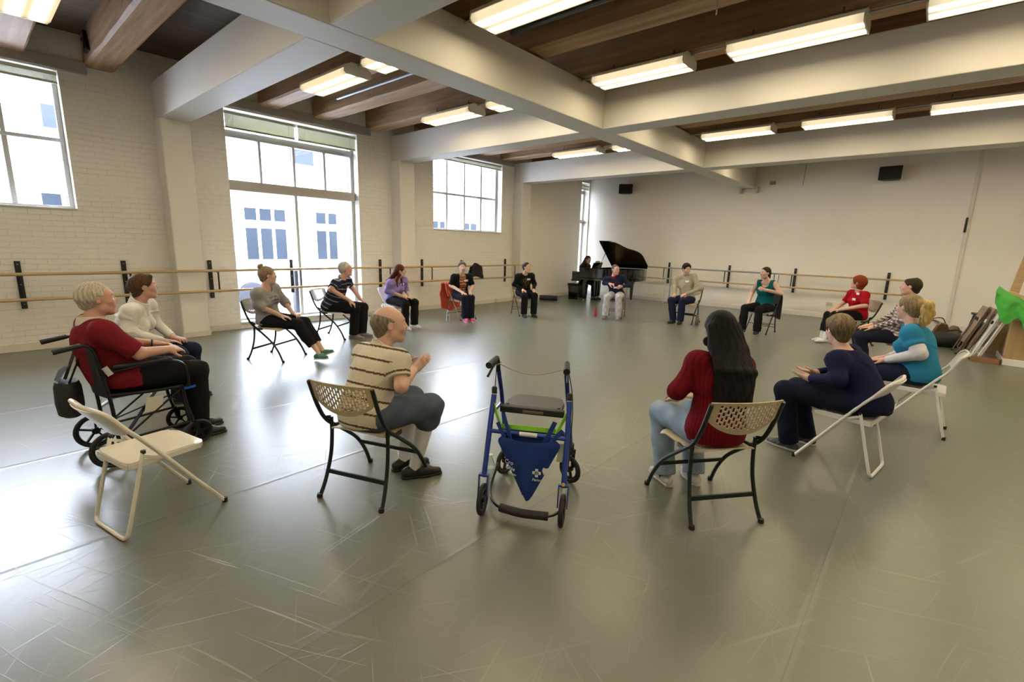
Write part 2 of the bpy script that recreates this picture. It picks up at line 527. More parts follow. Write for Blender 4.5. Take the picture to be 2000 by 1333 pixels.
# ================================================================ WINDOWS
GLASS = None
def glass_mat():
    g = NT('window_glass', .02)
    tr = g.t.nodes.new('ShaderNodeBsdfTransparent'); tr.inputs[0].default_value = (.96, .98, .98, 1)
    gl = g.t.nodes.new('ShaderNodeBsdfGlossy'); gl.inputs['Roughness'].default_value = .02
    lw = g.t.nodes.new('ShaderNodeLayerWeight'); lw.inputs[0].default_value = .12
    mx = g.t.nodes.new('ShaderNodeMixShader')
    g.l(lw.outputs['Fresnel'], mx.inputs[0]); g.l(tr.outputs[0], mx.inputs[1]); g.l(gl.outputs[0], mx.inputs[2])
    g.l(mx.outputs[0], g.t.nodes['Material Output'].inputs[0])
    return g.m
GLASS = glass_mat()
BLIND = M('blind_slats', (.58, .57, .43), .5, var=.05)
def window(idx, y0, y1, z0, z1, ncol, zmid, header=None, lower_cols=None, blind=None, label=None, midh=.05, blind_split=None):
    xf = XL - .20                       # inner face of the frame
    f = .055
    w = empty('window_%d' % idx, (0, 0, 0), label=label)
    tag(w, kind='structure')
    b = MB()
    b.box(xf - .07, xf, y0, y0 + f, z0, z1).box(xf - .07, xf, y1 - f, y1, z0, z1)
    b.box(xf - .07, xf, y0 + f, y1 - f, z0, z0 + f).box(xf - .07, xf, y0 + f, y1 - f, z1 - f, z1)
    b.build('window_frame', FRAMEM, w, bevel=.006)
    ztop = header[0] if header else z1 - f
    cw = (y1 - y0) / ncol
    for k in range(1, ncol):
        yy = y0 + cw * k
        zb = zmid + midh / 2 if zmid else z0 + f
        MB().box(xf - .065, xf - .005, yy - .024, yy + .024, zb, ztop).build('mullion', FRAMEM, w, bevel=.004)
    lc = lower_cols or ncol
    if zmid:
        cw2 = (y1 - y0) / lc
        for k in range(1, lc):
            yy = y0 + cw2 * k
            MB().box(xf - .065, xf - .005, yy - .028, yy + .028, z0 + f, zmid - midh / 2).build('mullion', FRAMEM, w, bevel=.004)
        MB().box(xf - .08, xf + (.02 if midh < .1 else .09), y0 + f * .5, y1 - f * .5, zmid - midh / 2, zmid + midh / 2).build('crossbar', FRAMEM if midh < .1 else M('crossbar_paint', (.50, .46, .41), .5), w, bevel=.005)
    if header:
        MB().box(xf - .08, xf + .03, y0 + f * .5, y1 - f * .5, header[0], header[1]).build('header_bar', BRONZE, w, bevel=.005)
    # panes
    MB().box(xf - .042, xf - .036, y0 + f * .6, y1 - f * .6, z0 + f * .6, z1 - f * .6).build('pane', GLASS, w)
    # sill
    MB().box(xf, XL + .03, y0 + .004, y1 - .004, z0 - .002, z0 + .022).build('sill', TRIMW, w, bevel=.006)
    if blind:
        zb0, zb1 = blind
        spans = blind_split or [(y0 + .01, y1 - .01)]
        for (a, c) in spans:
            t = empty('window_blind', (XL - .04, 0, 0), 0)
            BL.append(t)
            s = MB()
            nsl = max(3, int((zb1 - .04 - zb0) / .0165))
            for q in range(nsl):
                zz = zb0 + .012 + q * (zb1 - .05 - zb0) / nsl
                s.add([(-.016, a + .006, zz - .005), (.016, a + .006, zz + .007), (.016, c - .006, zz + .007), (-.016, c - .006, zz - .005),
                       (-.016, a + .006, zz - .004), (.016, a + .006, zz + .008), (.016, c - .006, zz + .008), (-.016, c - .006, zz - .004)],
                      [(0, 1, 2, 3), (7, 6, 5, 4), (0, 4, 5, 1), (3, 2, 6, 7), (0, 3, 7, 4), (1, 5, 6, 2)])
            s.build('slats', BLIND, t)
            MB().box(-.02, .02, a, c, zb1 - .045, zb1).build('headrail', BLIND, t, bevel=.004)
            MB().box(-.015, .015, a, c, zb0 - .012, zb0 + .006).build('bottom_rail', BLIND, t, bevel=.003)
            for yy in (a + .13, c - .13):
                MB().tube([(.022, yy, zb1 - .03), (.024, yy, zb0 + .02)], .0022, 5).build('cord', M('blind_cord', (.8, .8, .76), .6), t)
    return w
BL = []
window(1, *WIN[0], 4, 2.90, blind=(3.62, 3.76), label='window_1 high white framed window at the left edge')
window(2, *WIN[1], 4, 2.53, header=(3.33, 3.45), lower_cols=2, blind=(3.46, 3.72), label='window_2 tall storefront window', midh=.17,
       blind_split=[(3.225, 4.42), (4.47, 5.675)])
window(3, *WIN[2], 4, 2.86, blind=(3.64, 3.76), label='window_3 high window beyond the second beam')
window(4, *WIN[3], 1, 2.50, header=(3.42, 3.54), blind=(3.56, 3.70), label='window_4 tall narrow window in the corner', midh=.12)
for t, l in zip(BL, ['cream venetian blind pulled up at the top of the left edge window', 'cream venetian blind on the left half of the tall window',
                     'cream venetian blind on the right half of the tall window', 'grey green venetian blind pulled up on the small window past the second beam',
                     'venetian blind at the top of the narrow corner window']):
    tag(t, l, 'blind', 'raised blinds at the window heads')
for i, (y0, y1, z0, z1) in enumerate(WIN):
    portal('window_daylight', XL - .30, y0, y1, z0, z1)

# ================================================================ CEILING LIGHTS
def lens_mat():
    g = NT('lamp_lens', .3)
    x, y, z = g.sep(g.obj())
    def tube_at(c, w):
        d = g.math('DIVIDE', g.math('ABSOLUTE', g.math('SUBTRACT', y, c)), w)
        return g.math('POWER', 2.718, g.math('MULTIPLY', g.math('MULTIPLY', d, d), -1.0))
    t = g.math('ADD', tube_at(-.085, .030), tube_at(.085, .030))
    end = g.ramp(g.math('ABSOLUTE', x), [(.50, 1), (.612, .62)])
    s = g.math('MULTIPLY', g.math('ADD', g.math('MULTIPLY', t, 2.6), .062), end)
    c = g.mix(t, (1, .80, .50), (1, .85, .58))
    em = g.t.nodes.new('ShaderNodeEmission')
    g.l(c, em.inputs[0]); g.l(g.math('MULTIPLY', s, LAMP), em.inputs[1])
    g.l(em.outputs[0], g.t.nodes['Material Output'].inputs[0])
    return g.m
LENS = lens_mat()
HOUS = M('lamp_housing', (.66, .62, .50), .4, var=.04)
fx = empty('ceiling_light')
b = MB().prism([(-.185, .0), (.185, .0), (.185, .028), (.09, .075), (-.09, .075), (-.185, .028)], -.61, .61, 'yz')
b.build('housing', HOUS, fx)
MB().prism([(-.18, -.002), (-.195, -.045), (-.165, -.072), (.165, -.072), (.195, -.045), (.18, -.002)], -.597, .597, 'yz').build('diffuser', LENS, fx)
for s_ in (-1, 1):
    MB().prism([(-.187, .028), (-.199, -.047), (-.167, -.076), (.167, -.076), (.199, -.047), (.187, .028)], s_ * .598, s_ * .612, 'yz').build('end_cap', HOUS, fx)
    MB().tube([(s_ * .4, 0, .07), (s_ * .4, 0, .16)], .008, 6).build('hanger', M('dark_steel', (.12, .12, .12), .5, .5), fx)
XS = [-7.19, -5.60, -3.69, -2.02, -.375, 1.27, 2.92]
rows = [(-2.7, 'behind the camera'), (.73, 'nearest the camera'), (3.70, 'just past the first cross beam'), (5.86, 'just before the second cross beam'),
        (7.75, 'just past the second cross beam'), (9.74, 'just before the third cross beam'), (12.1, 'past the third cross beam')]  # rows behind the camera and hidden behind beams are added for illumination
cols = ['first from windows', 'left of girder', 'first right of girder', 'second right of girder', 'third right of girder', 'fourth right of girder', 'fifth right of girder']
first = True
for ry, rn in rows:
    for cx, cn in zip(XS, cols):
        o = fx if first else copy_tree(fx)
        first = False
        o.location = (cx + .61, ry, 3.79)
        tag(o, 'ceiling light %s, %s' % (rn, cn), 'ceiling light', 'fluorescent ceiling lights in rows')
    # conduit joining the row
    for xa, xb, cn in ((XS[0] + 1.2, -4.39, 'window side'), (-3.97, XS[-1], 'right side')):
        c_ = MB().tube([(xa, ry, 3.845), (xb, ry, 3.845)], .011, 8)
        tag(c_.build('conduit', M('conduit_metal', (.42, .42, .42), .4, .6)), 'thin metal conduit linking the light row %s, %s' % (rn, cn), 'conduit')
# sprinkler pipe
tag(MB().tube([(-8.0, 4.55, 3.98), (-4.4, 4.55, 3.98)], .022, 10).tube([(-7.2, 4.55, 3.98), (-7.2, 4.55, 4.31)], .006, 5).tube([(-5.2, 4.55, 3.98), (-5.2, 4.55, 4.31)], .006, 5).build('sprinkler_pipe', M('grey_pipe', (.42, .44, .50), .35, .3), smooth=True),
    'grey pipe hung beside the timbers on the window side', 'pipe')
sp_ = MB().tube([(-3.97, 4.42, 3.98), (4.5, 4.42, 3.98)], .028, 10)
for x in (-2.9, -1.6, .4): sp_.tube([(x, 4.42, 3.98), (x, 4.42, 4.3)], .006, 5)
tag(sp_.build('sprinkler_pipe', M('dark_pipe', (.10, .12, .13), .4, .4), smooth=True), 'dark pipe along the timbers right of the girder', 'pipe')
# iron eye-hook and strap on joist
tag(MB().torus((-1.86, 4.9, 3.80), .022, .004, (1, .6, 0), 18, 6).tube([(-1.86, 4.9, 3.82), (-1.86, 4.9, 3.92)], .003, 5).build('ceiling_hook', M('bright_steel', (.6, .6, .6), .3, .9)),
    'small metal ring hook under the timber near the top middle', 'hook')
cl = MB()
iron = M('black_iron', (.02, .02, .022), .5, .3)
cl.bar((-8.86, 1.455, 4.24), (-8.93, 1.455, 4.0), .04, .03).bar((-8.86, 1.455, 4.24), (-8.76, 1.455, 4.0), .04, .03).bar((-8.95, 1.455, 4.0), (-8.74, 1.455, 4.0), .04, .03).bar((-9.02, 1.45, 4.16), (-8.86, 1.45, 4.16), .03, .03)
tag(cl.build('beam_clamp', iron), 'black triangular iron bracket on the timber at upper left', 'bracket')

# ================================================================ OUTSIDE
WHITEB = M('pale_facade', (.80, .80, .80), .8, var=.05, scale=.5)
tag(MB().box(-60, XO - .02, -40, 60, -.4, -.12).build('ground', M('street_asphalt', (.30, .30, .31), .9, var=.1, scale=.6), None), kind='structure')
fac = empty('building', (0, 0, 0), label='pale building with banded windows across the street', cat='building')
MB().box(-30, -22, -14, 26, -.12, 9.5).build('facade', WHITEB, fac)
WGL = M('facade_window_glass', (.016, .021, .028), .6, var=.4, scale=.7, spec=.08)
WGL2 = M('facade_window_pale', (.030, .036, .045), .6, var=.3, scale=.7, spec=.08)
def fwin(y0, y1, z0, z1, n=3, mt=None):
    fr = MB(); pn = MB()
    cw = (y1 - y0) / n
    fr.box(-22.0, -21.90, y0 - .08, y1 + .08, z0 - .08, z1 + .08)
    o = fr.build('facade_window', M('facade_frame', (.85, .85, .85), .6), fac)
    for k in range(n): pn.box(-21.92, -21.88, y0 + cw * k + .07, y0 + cw * (k + 1) - .07, z0, z1)
    pn.build('pane', mt or WGL, o)
for ya in (-10.5, -7.4, -4.3, -1.2, 1.9, 4.9, 7.95, 11.05, 14.2, 17.3, 20.4):
    fwin(ya, ya + 1.85 * .98, 2.36, 2.86)
    fwin(ya, ya + 1.85 * .98, .72, 2.04)
for ya in (-9, -5, -1.0, 2.2, 6, 10): fwin(ya, ya + 1.2, 4.9, 5.6, 1, WGL2)
far = empty('building', (0, 0, 0), label='tall cream town building seen far through the small window', cat='building')
MB().box(-44, -34, 28, 47, -.12, 14).build('facade', M('cream_facade', (.80, .74, .68), .85, var=.04), far)
for yy in (30.6, 33.6, 36.8, 40):
    for z0 in (1.0, 3.6, 5.9):
        fr = MB().box(-34.02, -33.92, yy - .45, yy + .45, z0 - .1, z0 + 1.25)
        o = fr.build('facade_window', M('facade_frame', (.85, .85, .85), .6), far)
        MB().box(-33.95, -33.90, yy - .36, yy - .03, z0, z0 + .52).box(-33.95, -33.90, yy + .03, yy + .36, z0, z0 + .52) \
            .box(-33.95, -33.90, yy - .36, yy - .03, z0 + .6, z0 + 1.15).box(-33.95, -33.90, yy + .03, yy + .36, z0 + .6, z0 + 1.15).build('pane', WGL2, o)
# outer brick return seen past the right jambs
GB = NT('pale_outer_brick', .8)
x, y, z = GB.sep(GB.pos())
bt = GB.t.nodes.new('ShaderNodeTexBrick'); bt.inputs['Scale'].default_value = 1
bt.inputs['Brick Width'].default_value = .22; bt.inputs['Row Height'].default_value = .078; bt.inputs['Mortar Size'].default_value = .007
bt.inputs['Color1'].default_value = (.30, .31, .33, 1); bt.inputs['Color2'].default_value = (.24, .25, .27, 1); bt.inputs['Mortar'].default_value = (.17, .17, .18, 1)
GB.l(GB.comb(x, z, 0.0), bt.inputs['Vector']); GB.base(bt.outputs['Color'])
for i, yy in enumerate((5.69, 10.14)):
    tag(MB().box(XO - .55, XO - .0, yy - .02, yy + .9, 0 if i == 0 else 1.2, 4.4).build('wall_outer_brick', GB.m), kind='structure')
# bollard just outside the tall window
bo = MB().lathe([(.095, -.12), (.095, .93), (.085, .97), (.04, .99)], (-10.25, 4.70, 0), 20)
tag(bo.build('bollard', M('bollard_black', (.02, .022, .03), .4), smooth=True), 'thick black bollard outside the tall window', 'bollard')
# parked car beyond: pale body with wheel
car = empty('car', (-13.2, 4.68, -.12), 0, 'white parked car outside with its wheel showing left in the tall window', 'car')
WHC = M('car_paint', (.80, .80, .82), .25, var=.02, coat=.5)
prof = [(-4.0, .35), (-4.0, .75), (-3.7, 1.0), (-2.9, 1.12), (-2.2, 1.45), (-.6, 1.5), (.15, 1.08), (.75, .95), (.95, .7), (.95, .35), (.45, .35)]
a_ = [(.0 + .42 * math.cos(t), .33 + .42 * math.sin(t)) for t in np.linspace(.1, PI - .1, 9)]
prof = prof + a_ + [(-.5, .35), (-2.4, .35)] + [(-2.85 + .42 * math.cos(t), .33 + .42 * math.sin(t)) for t in np.linspace(.1, PI - .1, 9)] + [(-3.3, .35)]
MB().prism(prof, -1.0, .62, 'yz').build('car_body', WHC, car, bevel=.04)
for yy in (0, -2.85):
    wh = MB().lathe([(.21, .5), (.33, .5), (.34, .55), (.33, .66), (.22, .67)], (0, yy, .33), 28, 'x').build('wheel', M('tyre', (.05, .05, .06), .8), car, smooth=True)
    hb = MB().lathe([(.21, .60), (.22, .665)], (0, yy, .33), 24, 'x')
    hb.build('hubcap', M('alloy', (.62, .63, .66), .3, .5), wh)
    k_ = MB()
    for q in range(5):
        a = 2 * PI * q / 5 + .3
        k_.lathe([(.018, .66), (.018, .675)], (0, yy + .09 * math.cos(a), .33 + .09 * math.sin(a)), 8, 'x')
    k_.build('lug_nuts', M('lug_dark', (.03, .03, .03), .5), wh)
# ================================================================ BARRES
BARW = M('barre_wood', (.50, .35, .17), .35, var=.12, scale=9)
BLK = M('black_painted_wood', (.007, .007, .008), .45, var=.2)
STEEL = M('dull_steel', (.42, .44, .46), .35, .8)
ZU, ZL = 1.083, .750
BX = XL + .44
def barre(name, a, b, label, r=.0215, mt=None):
    o = MB().tube([a, b], r, 12).build(name, mt or BARW, smooth=True)
    return tag(o, label, 'ballet barre', None)
barre('ballet_barre', (BX, YF + .05, ZU), (BX, 10.98, ZU), 'long upper wooden ballet barre on the window wall')
barre('ballet_barre', (BX, YF + .05, ZL), (BX, 10.98, ZL), 'long lower wooden ballet barre on the window wall')
YBB = YB - .42
barre('ballet_barre', (-6.75, YBB, ZU), (-.42, YBB, ZU), 'upper wooden ballet barre along the back wall')
barre('ballet_barre', (-6.75, YBB, ZL), (-.42, YBB, ZL), 'lower wooden ballet barre along the back wall')
def bracket(x, y, rz, label, floorpost=False):
    t = empty('barre_bracket', (x, y, 0), rz, label, 'barre bracket', 'black wall brackets carrying the barres')
    # local +y points away from the wall
    MB().box(-.03, .03, 0, .028, .59, 1.235).build('wall_board', BLK, t, bevel=.004)
    for z in (ZU, ZL):
        MB().bar((0, .028, z - .03), (0, .40, z - .028), .03, .008).build('arm', BLK, t)
    MB().bar((0, .395, ZL - .02), (0, .395, ZU - .025), .022, .012, up=(0, 1, 0)).build('upright_strap', BLK, t)
    for z in (.65, .92, 1.19):
        MB().lathe([(.007, .028), (.007, .032)], (0, 0, z), 8, 'y').build('screw', STEEL, t)
    return t
names = ['behind the wheelchair, at the left edge', 'above the white blouse woman', 'between the first pilaster and the tall window', 'in the middle of the tall window',
         'between the tall window and the second pilaster', 'just past the second pilaster', 'before the third pilaster']
for y, n in zip([.49, 1.622, 2.785, 4.245, 6.156, 7.325, 10.33], names):
    bracket(XL if abs(y - 4.245) > .1 else XL - .16, y, -PI / 2, 'black barre bracket ' + n)
for x, n in zip([-6.225, -4.418, -2.735, -.761], ['by the portable barre left end', 'above the tan sweater man', 'right of the tank top woman', 'right of the red haired woman']):
    bracket(x, YB, PI, 'black barre bracket on the back wall ' + n)
# free-standing portable barre
pb = empty('portable_barre', (-4.45, 13.88, 0), 0, 'free-standing grey metal portable ballet barre near the back wall', 'ballet barre')
PIPE = M('galvanised_pipe', (.33, .37, .38), .35, .7)
MB().tube([(-1.48, -.03, 1.10), (1.50, -.03, 1.10)], .019, 12).build('top_rail', PIPE, pb, smooth=True)
for sx, nm in ((-1, 'l'), (1, 'r')):
    x = 1.50 * sx
    MB().tube([(x, -.03, 1.10), (x - .03 * sx, -.20, .06)], .017, 10).build('leg', PIPE, pb, smooth=True)
    MB().tube([(x - .12 * sx, .0, 1.10), (x - .12 * sx, .0, .06)], .017, 10).build('leg', PIPE, pb, smooth=True)
    MB().tube(smooth_path([(x - .05 * sx, -.36, .03), (x - .05 * sx, -.2, .055), (x - .08 * sx, .0, .06), (x - .08 * sx, .17, .055), (x - .08 * sx, .27, .03)], 4), .017, 10).build('foot', PIPE, pb, smooth=True)

# ================================================================ CHAIRS
TAN = M('tan_plastic', (.43, .355, .225), .42, var=.05, bump=.05, bscale=120)
GREENM = M('dark_green_frame', (.005, .015, .012), .32, .2, var=.1)
IVORY = M('ivory_enamel', (.66, .62, .53), .28, var=.03)
WHITEM = M('white_enamel', (.74, .73, .69), .28, var=.03)
BROWNM = M('brown_enamel', (.16, .10, .07), .35, .2, var=.08)
BROWNV = M('brown_vinyl', (.25, .17, .12), .5, var=.08)
BLACKM = M('black_enamel', (.007, .007, .008), .3, .2)
RUB = M('black_rubber', (.007, .007, .007), .6)
GREYV = M('grey_vinyl', (.52, .52, .50), .5)
WPL = M('white_plastic', (.70, .69, .66), .4, var=.02)

def sheet(nu, nv, fn, th, keep=lambda i, j: True):
    """thick sheet with holes; fn(u,v)->Vector u,v in 0..1"""
    P = [[Vector(fn(i / nu, j / nv)) for j in range(nv + 1)] for i in range(nu + 1)]
    N = [[None] * (nv + 1) for _ in range(nu + 1)]
    for i in range(nu + 1):
        for j in range(nv + 1):
            a = P[min(i + 1, nu)][j] - P[max(i - 1, 0)][j]
            b = P[i][min(j + 1, nv)] - P[i][max(j - 1, 0)]
            n = a.cross(b); n.normalize(); N[i][j] = n
    idx = {}; vs = []; fs = []
    def vid(i, j, s):
        k = (i, j, s)
        if k not in idx:
            idx[k] = len(vs); vs.append(P[i][j] + N[i][j] * (th / 2 * s))
        return idx[k]
    K = lambda i, j: 0 <= i < nu and 0 <= j < nv and keep(i, j)
    for i in range(nu):
        for j in range(nv):
            if not K(i, j): continue
            fs.append((vid(i, j, 1), vid(i + 1, j, 1), vid(i + 1, j + 1, 1), vid(i, j + 1, 1)))
            fs.append((vid(i, j + 1, -1), vid(i + 1, j + 1, -1), vid(i + 1, j, -1), vid(i, j, -1)))
            for (di, dj, a, b) in ((-1, 0, (i, j), (i, j + 1)), (1, 0, (i + 1, j + 1), (i + 1, j)), (0, -1, (i + 1, j), (i, j)), (0, 1, (i, j + 1), (i + 1, j + 1))):
                if not K(i + di, j + dj):
                    fs.append((vid(*a, 1), vid(*b, 1), vid(*b, -1), vid(*a, -1)))
    b = MB(); b.v = [tuple(q) for q in vs]; b.f = fs
    return b

def slots(i, j, nu, nv, mu, mv0, mv1):
    if i < mu or i >= nu - mu or j < mv0 or j >= nv - mv1: return True
    a = i - mu
    if a % 2 == 0: return True
    c = (a // 2) % 2
    return (j - mv0 + (2 if c else 0)) % 4 == 0

def slot_u(u, nu, m):
    i = u * nu; k = round(i) - m
    if abs(i - round(i)) > 1e-6 or k <= 0 or k >= nu - 2 * m: return u
    return (i + (.22 if k % 2 == 0 else -.22)) / nu

def lattice_chair(label, loc, fwd, plastic=TAN, frame=GREENM, group='lattice backed folding chairs in the circle'):
    t = empty('folding_chair', (loc[0], loc[1], 0), heading(fwd), label, 'chair', group)
    def seat(u, v):
        x = (u - .5) * (.44 - .03 * (1 - v)); y = -.205 + .43 * v
        r = 2 * u - 1; e = abs(r) ** 6 * .02
        z = .452 - .014 * (1 - r * r) * math.sin(PI * v) - e - (.022 * max(0, (v - .82) / .18) ** 2) + .012 * max(0, (.15 - v) / .15)
        cv = max(0, abs(r) - .8) / .2
        if v < .12: y += .03 * cv ** 2
        if v > .88: y -= .03 * cv ** 2
        return (x, y, z)
    sheet(42, 30, lambda u, v: seat(slot_u(u, 42, 4), v), .008, lambda i, j: slots(i, j, 42, 30, 4, 3, 4)).build('seat', plastic, t, smooth=True)
    def back(u, v):
        r = 2 * u - 1
        hgt = .105 + .11 * (1 - r * r) ** .8 if abs(r) < 1 else .105
        z = .812 - .006 * r * r - (1 - v) * hgt
        y = -.325 + (.812 - z) * .32 - .045 * (1 - r * r)
        return (r * .228, y, z)
    sheet(42, 20, lambda u, v: back(slot_u(u, 42, 4), v), .007, lambda i, j: slots(i, j, 42, 20, 4, 3, 2)).build('backrest', plastic, t, smooth=True)
    rim = MB().tube([Vector(back(k / 16, 1)) + Vector((0, 0, .004)) for k in range(17)], .011, 8)
    rim.tube([Vector(back(k / 16, 0)) for k in range(17)], .009, 8)
    for s in (-1, 1):
        p_ = [(s * .228, -.325, .795), (s * .229, -.262, .62), (s * .230, -.19, .50), (s * .232, -.06, .40), (s * .236, .10, .27), (s * .242, .20, .14), (s * .248, .262, .012)]
        MB().tube(smooth_path(p_, 5), .0135, 9).build('leg', frame, t, smooth=True)
        q_ = [(s * .212, -.165, .515), (s * .213, -.165, .40), (s * .217, -.18, .26), (s * .226, -.225, .11), (s * .234, -.272, .012)]
        MB().tube(smooth_path(q_, 5), .0125, 9).build('leg', frame, t, smooth=True)
        MB().bar((s * .221, -.165, .512), (s * .229, -.215, .525), .012, .02).build('hinge_strap', frame, t)
        MB().bar((s * .223, -.03, .435), (s * .232, -.10, .435), .012, .026).build('seat_mount', frame, t)
        for (cx, cy) in ((s * .248, .268), (s * .235, -.28)):
            MB().lathe([(.017, 0), (.019, .006), (.016, .026)], (cx, cy, 0), 12).build('foot_cap', RUB, t, smooth=True)
    MB().bar((-.222, -.205, .155), (.222, -.205, .155), .016, .03).build('stretcher', frame, t, bevel=.004)
    MB().bar((-.236, .135, .225), (.236, .135, .225), .014, .026).build('stretcher', frame, t, bevel=.004)
    return t

def steel_chair(label, loc, fwd, frame=WHITEM, panel=None, u_rear=True, group='plain folding chairs in the circle', sc=1.0, perf=False, hgt=.745):
    panel = panel or frame
    t = empty('folding_chair', (loc[0], loc[1], 0), heading(fwd), label, 'chair', group)
    t.scale = (sc, sc, sc)
    dx = .205
    zt = hgt
    side = [(.255, .014), (.11, .215), (-.02, .40), (-.13, .55), (-.19, .625), (-.25, zt - .035)]
    L_ = [(-dx - .004 * (k == 0), y, z) for k, (y, z) in enumerate(side)]
    top = [(-dx + .015, -.272, zt - .01), (-dx + .05, -.285, zt), (0, -.30, zt + .002), (dx - .05, -.285, zt), (dx - .015, -.272, zt - .01)]
    R_ = [(dx + .004 * (k == 0), y, z) for k, (y, z) in enumerate(side)][::-1]
    MB().tube(smooth_path(L_ + top + R_, 4), .0115, 9).build('front_frame', frame, t, smooth=True)
    def back(u, v):
        r = 2 * u - 1
        z = zt - .004 - (1 - v) * (.14 + .035 * (1 - r * r))
        f = (z - .55) / (zt - .55)
        y = -.135 - .14 * f - .045 * (1 - r * r)
        return (r * (dx - .006), y, z)
    kp = (lambda i, j: slots(i, j, 24, 16, 2, 2, 2)) if perf else (lambda i, j: True)
    sheet(24, 16, back, .006, kp).build('backrest', panel, t, smooth=True)
    def seat(u, v):
        r = 2 * u - 1
        y = -.205 + .405 * v
        cv = max(0, abs(r) - .72) / .28
        if v > .8: y -= .05 * cv ** 2 * (v - .8) / .2
        if v < .1: y += .02 * cv ** 2 * (.1 - v) / .1
        z = .425 - .010 * (1 - r * r) * math.sin(PI * v) - .012 * max(0, (v - .85) / .15) ** 2
        return (r * .182, y, z)
    sheet(14, 14, seat, .012).build('seat', panel, t, smooth=True)
    sk = MB()
    for s in (-1, 1): sk.box(s * .182 - .004, s * .182 + .004, -.20, .17, .392, .425)
    sk.box(-.178, .178, -.207, -.199, .392, .425).box(-.15, .15, .188, .196, .385, .414)
    sk.build('seat_skirt', panel, t, bevel=.003)
    if u_rear:
        path = [(-.193, -.13, .475), (-.193, -.185, .26), (-.190, -.238, .06), (-.178, -.25, .025), (-.145, -.254, .012), (0, -.254, .012), (.145, -.254, .012), (.178, -.25, .025), (.190, -.238, .06), (.193, -.185, .26), (.193, -.13, .475)]
        MB().tube(smooth_path(path, 4), .011, 9).build('rear_frame', frame, t, smooth=True)
    else:
        for s in (-1, 1):
            MB().tube([(s * .193, -.13, .475), (s * .195, -.252, .014)], .011, 9).build('rear_leg', frame, t, smooth=True)
            MB().lathe([(.015, 0), (.015, .03)], (s * .195, -.256, 0), 10).build('foot_cap', RUB, t, smooth=True)
        for z, y in ((.11, -.225), (.17, -.208)):
            MB().tube([(-.195, y, z), (.195, y, z)], .006, 7).build('stretcher', frame, t, smooth=True)
        MB().tube([(-.207, .13, .19), (.207, .13, .19)], .006, 7).build('stretcher', frame, t, smooth=True)
    for s in (-1, 1):
        MB().lathe([(.0145, 0), (.0155, .006), (.014, .03)], (s * .209, .259, 0), 10).build('foot_cap', RUB, t, smooth=True)
        MB().lathe([(.0125, 0), (.0125, .018)], (s * .193, -.128, .47), 10).build('top_cap', RUB, t, smooth=True)
        MB().bar((s * .199, -.128, .455), (s * .205, -.03, .412), .004, .016).build('link_arm', frame, t)
    return t

lattice_chair('tan lattice folding chair under the bald man in the striped polo', (-2.64, 1.675), (-.36, .93))
lattice_chair('tan lattice folding chair under the woman with long black hair', (-.925, 3.02), (-.79, .61))
lattice_chair('tan lattice folding chair under the woman in the grey sweatshirt', (-6.72, 2.75), (.86, .5))
lattice_chair('pale lattice folding chair under the white haired man in the navy striped polo', (-7.55, 4.10), (.83, .55), WPL)  # white plastic in place of tan puts the backlight into the colour
lattice_chair('tan lattice folding chair under the man in the tan sweater', (-4.10, 10.78), (.04, -1))
lattice_chair('tan lattice folding chair under the woman in the red shirt', (-.98, 10.86), (-.85, -.52))
steel_chair('empty ivory metal folding chair in front of the wheelchair', (-3.28, .60), (-.2, .98), IVORY)
steel_chair('white metal folding chair under the short haired woman in navy', (-.34, 4.46), (-.99, .14))
steel_chair('white metal folding chair under the woman in the turquoise tee', (.06, 5.88), (-1, .03), WHITEM, WPL, False, hgt=.79)
steel_chair('white backed folding chair under the man in the plaid shirt', (-.13, 8.42), (-.97, -.22), BROWNM, WPL, False, hgt=.79)
steel_chair('white metal folding chair under the woman in the lavender top', (-7.74, 5.45), (.98, .08))
steel_chair('white perforated folding chair under the woman in the white blouse', (-5.80, .99), (.50, .87), WPL, WPL, True, perf=True)
steel_chair('brown metal folding chair with an orange jacket over its back', (-7.72, 7.16), (.97, -.1), BROWNM, BROWNV, False)
steel_chair('brown metal folding chair under the short haired woman in black', (-7.24, 8.73), (.9, -.42), BROWNM, BROWNV, False)
steel_chair('brown metal folding chair under the man in the navy sweater', (-5.60, 10.22), (.3, -.95), BROWNM, BROWNV, False)
steel_chair('black folding chair with a dark jacket, under the woman in the teal tank top', (-2.5, 10.76), (-.12, -.99), BLACKM, GREYV, False)

# ================================================================ WHEELCHAIR
BFAB = M('black_nylon', (.008, .008, .009), .7, var=.2, scale=20, bump=.15, bscale=200)
def wheel(b_name, parent, c, R, w, spokes, tyre=RUB, hub=BLACKM, axis='x'):
    cx, cy, cz = c
    T = MB().torus((cx, cy, cz), R - w / 2, w / 2, (1, 0, 0) if axis == 'x' else (0, 1, 0), 32, 10).build(b_name, tyre, parent, smooth=True)
    hb = MB()
    hb.lathe([(R * .20, -w * .6), (R * .20, w * .6)], (cx, cy, cz), 14, axis)
    for k in range(spokes):
        a = 2 * PI * k / spokes + .3
        d = (0, math.cos(a), math.sin(a)) if axis == 'x' else (math.cos(a), 0, math.sin(a))
        p_ = Vector(c)
        hb.bar(p_ + Vector(d) * R * .15, p_ + Vector(d) * (R - w), w * .45, R * .16, up=(1, 0, 0) if axis == 'x' else (0, 1, 0))
    hb.torus((cx, cy, cz), R - w * 1.05, w * .28, (1, 0, 0) if axis == 'x' else (0, 1, 0), 28, 6)
    hb.build('spokes', hub, T, smooth=False)
    return T
wc = empty('wheelchair', (-4.44, .77, 0), heading((-.04, 1)), 'black transport wheelchair with small wheels holding the man in the red shirt', 'wheelchair')
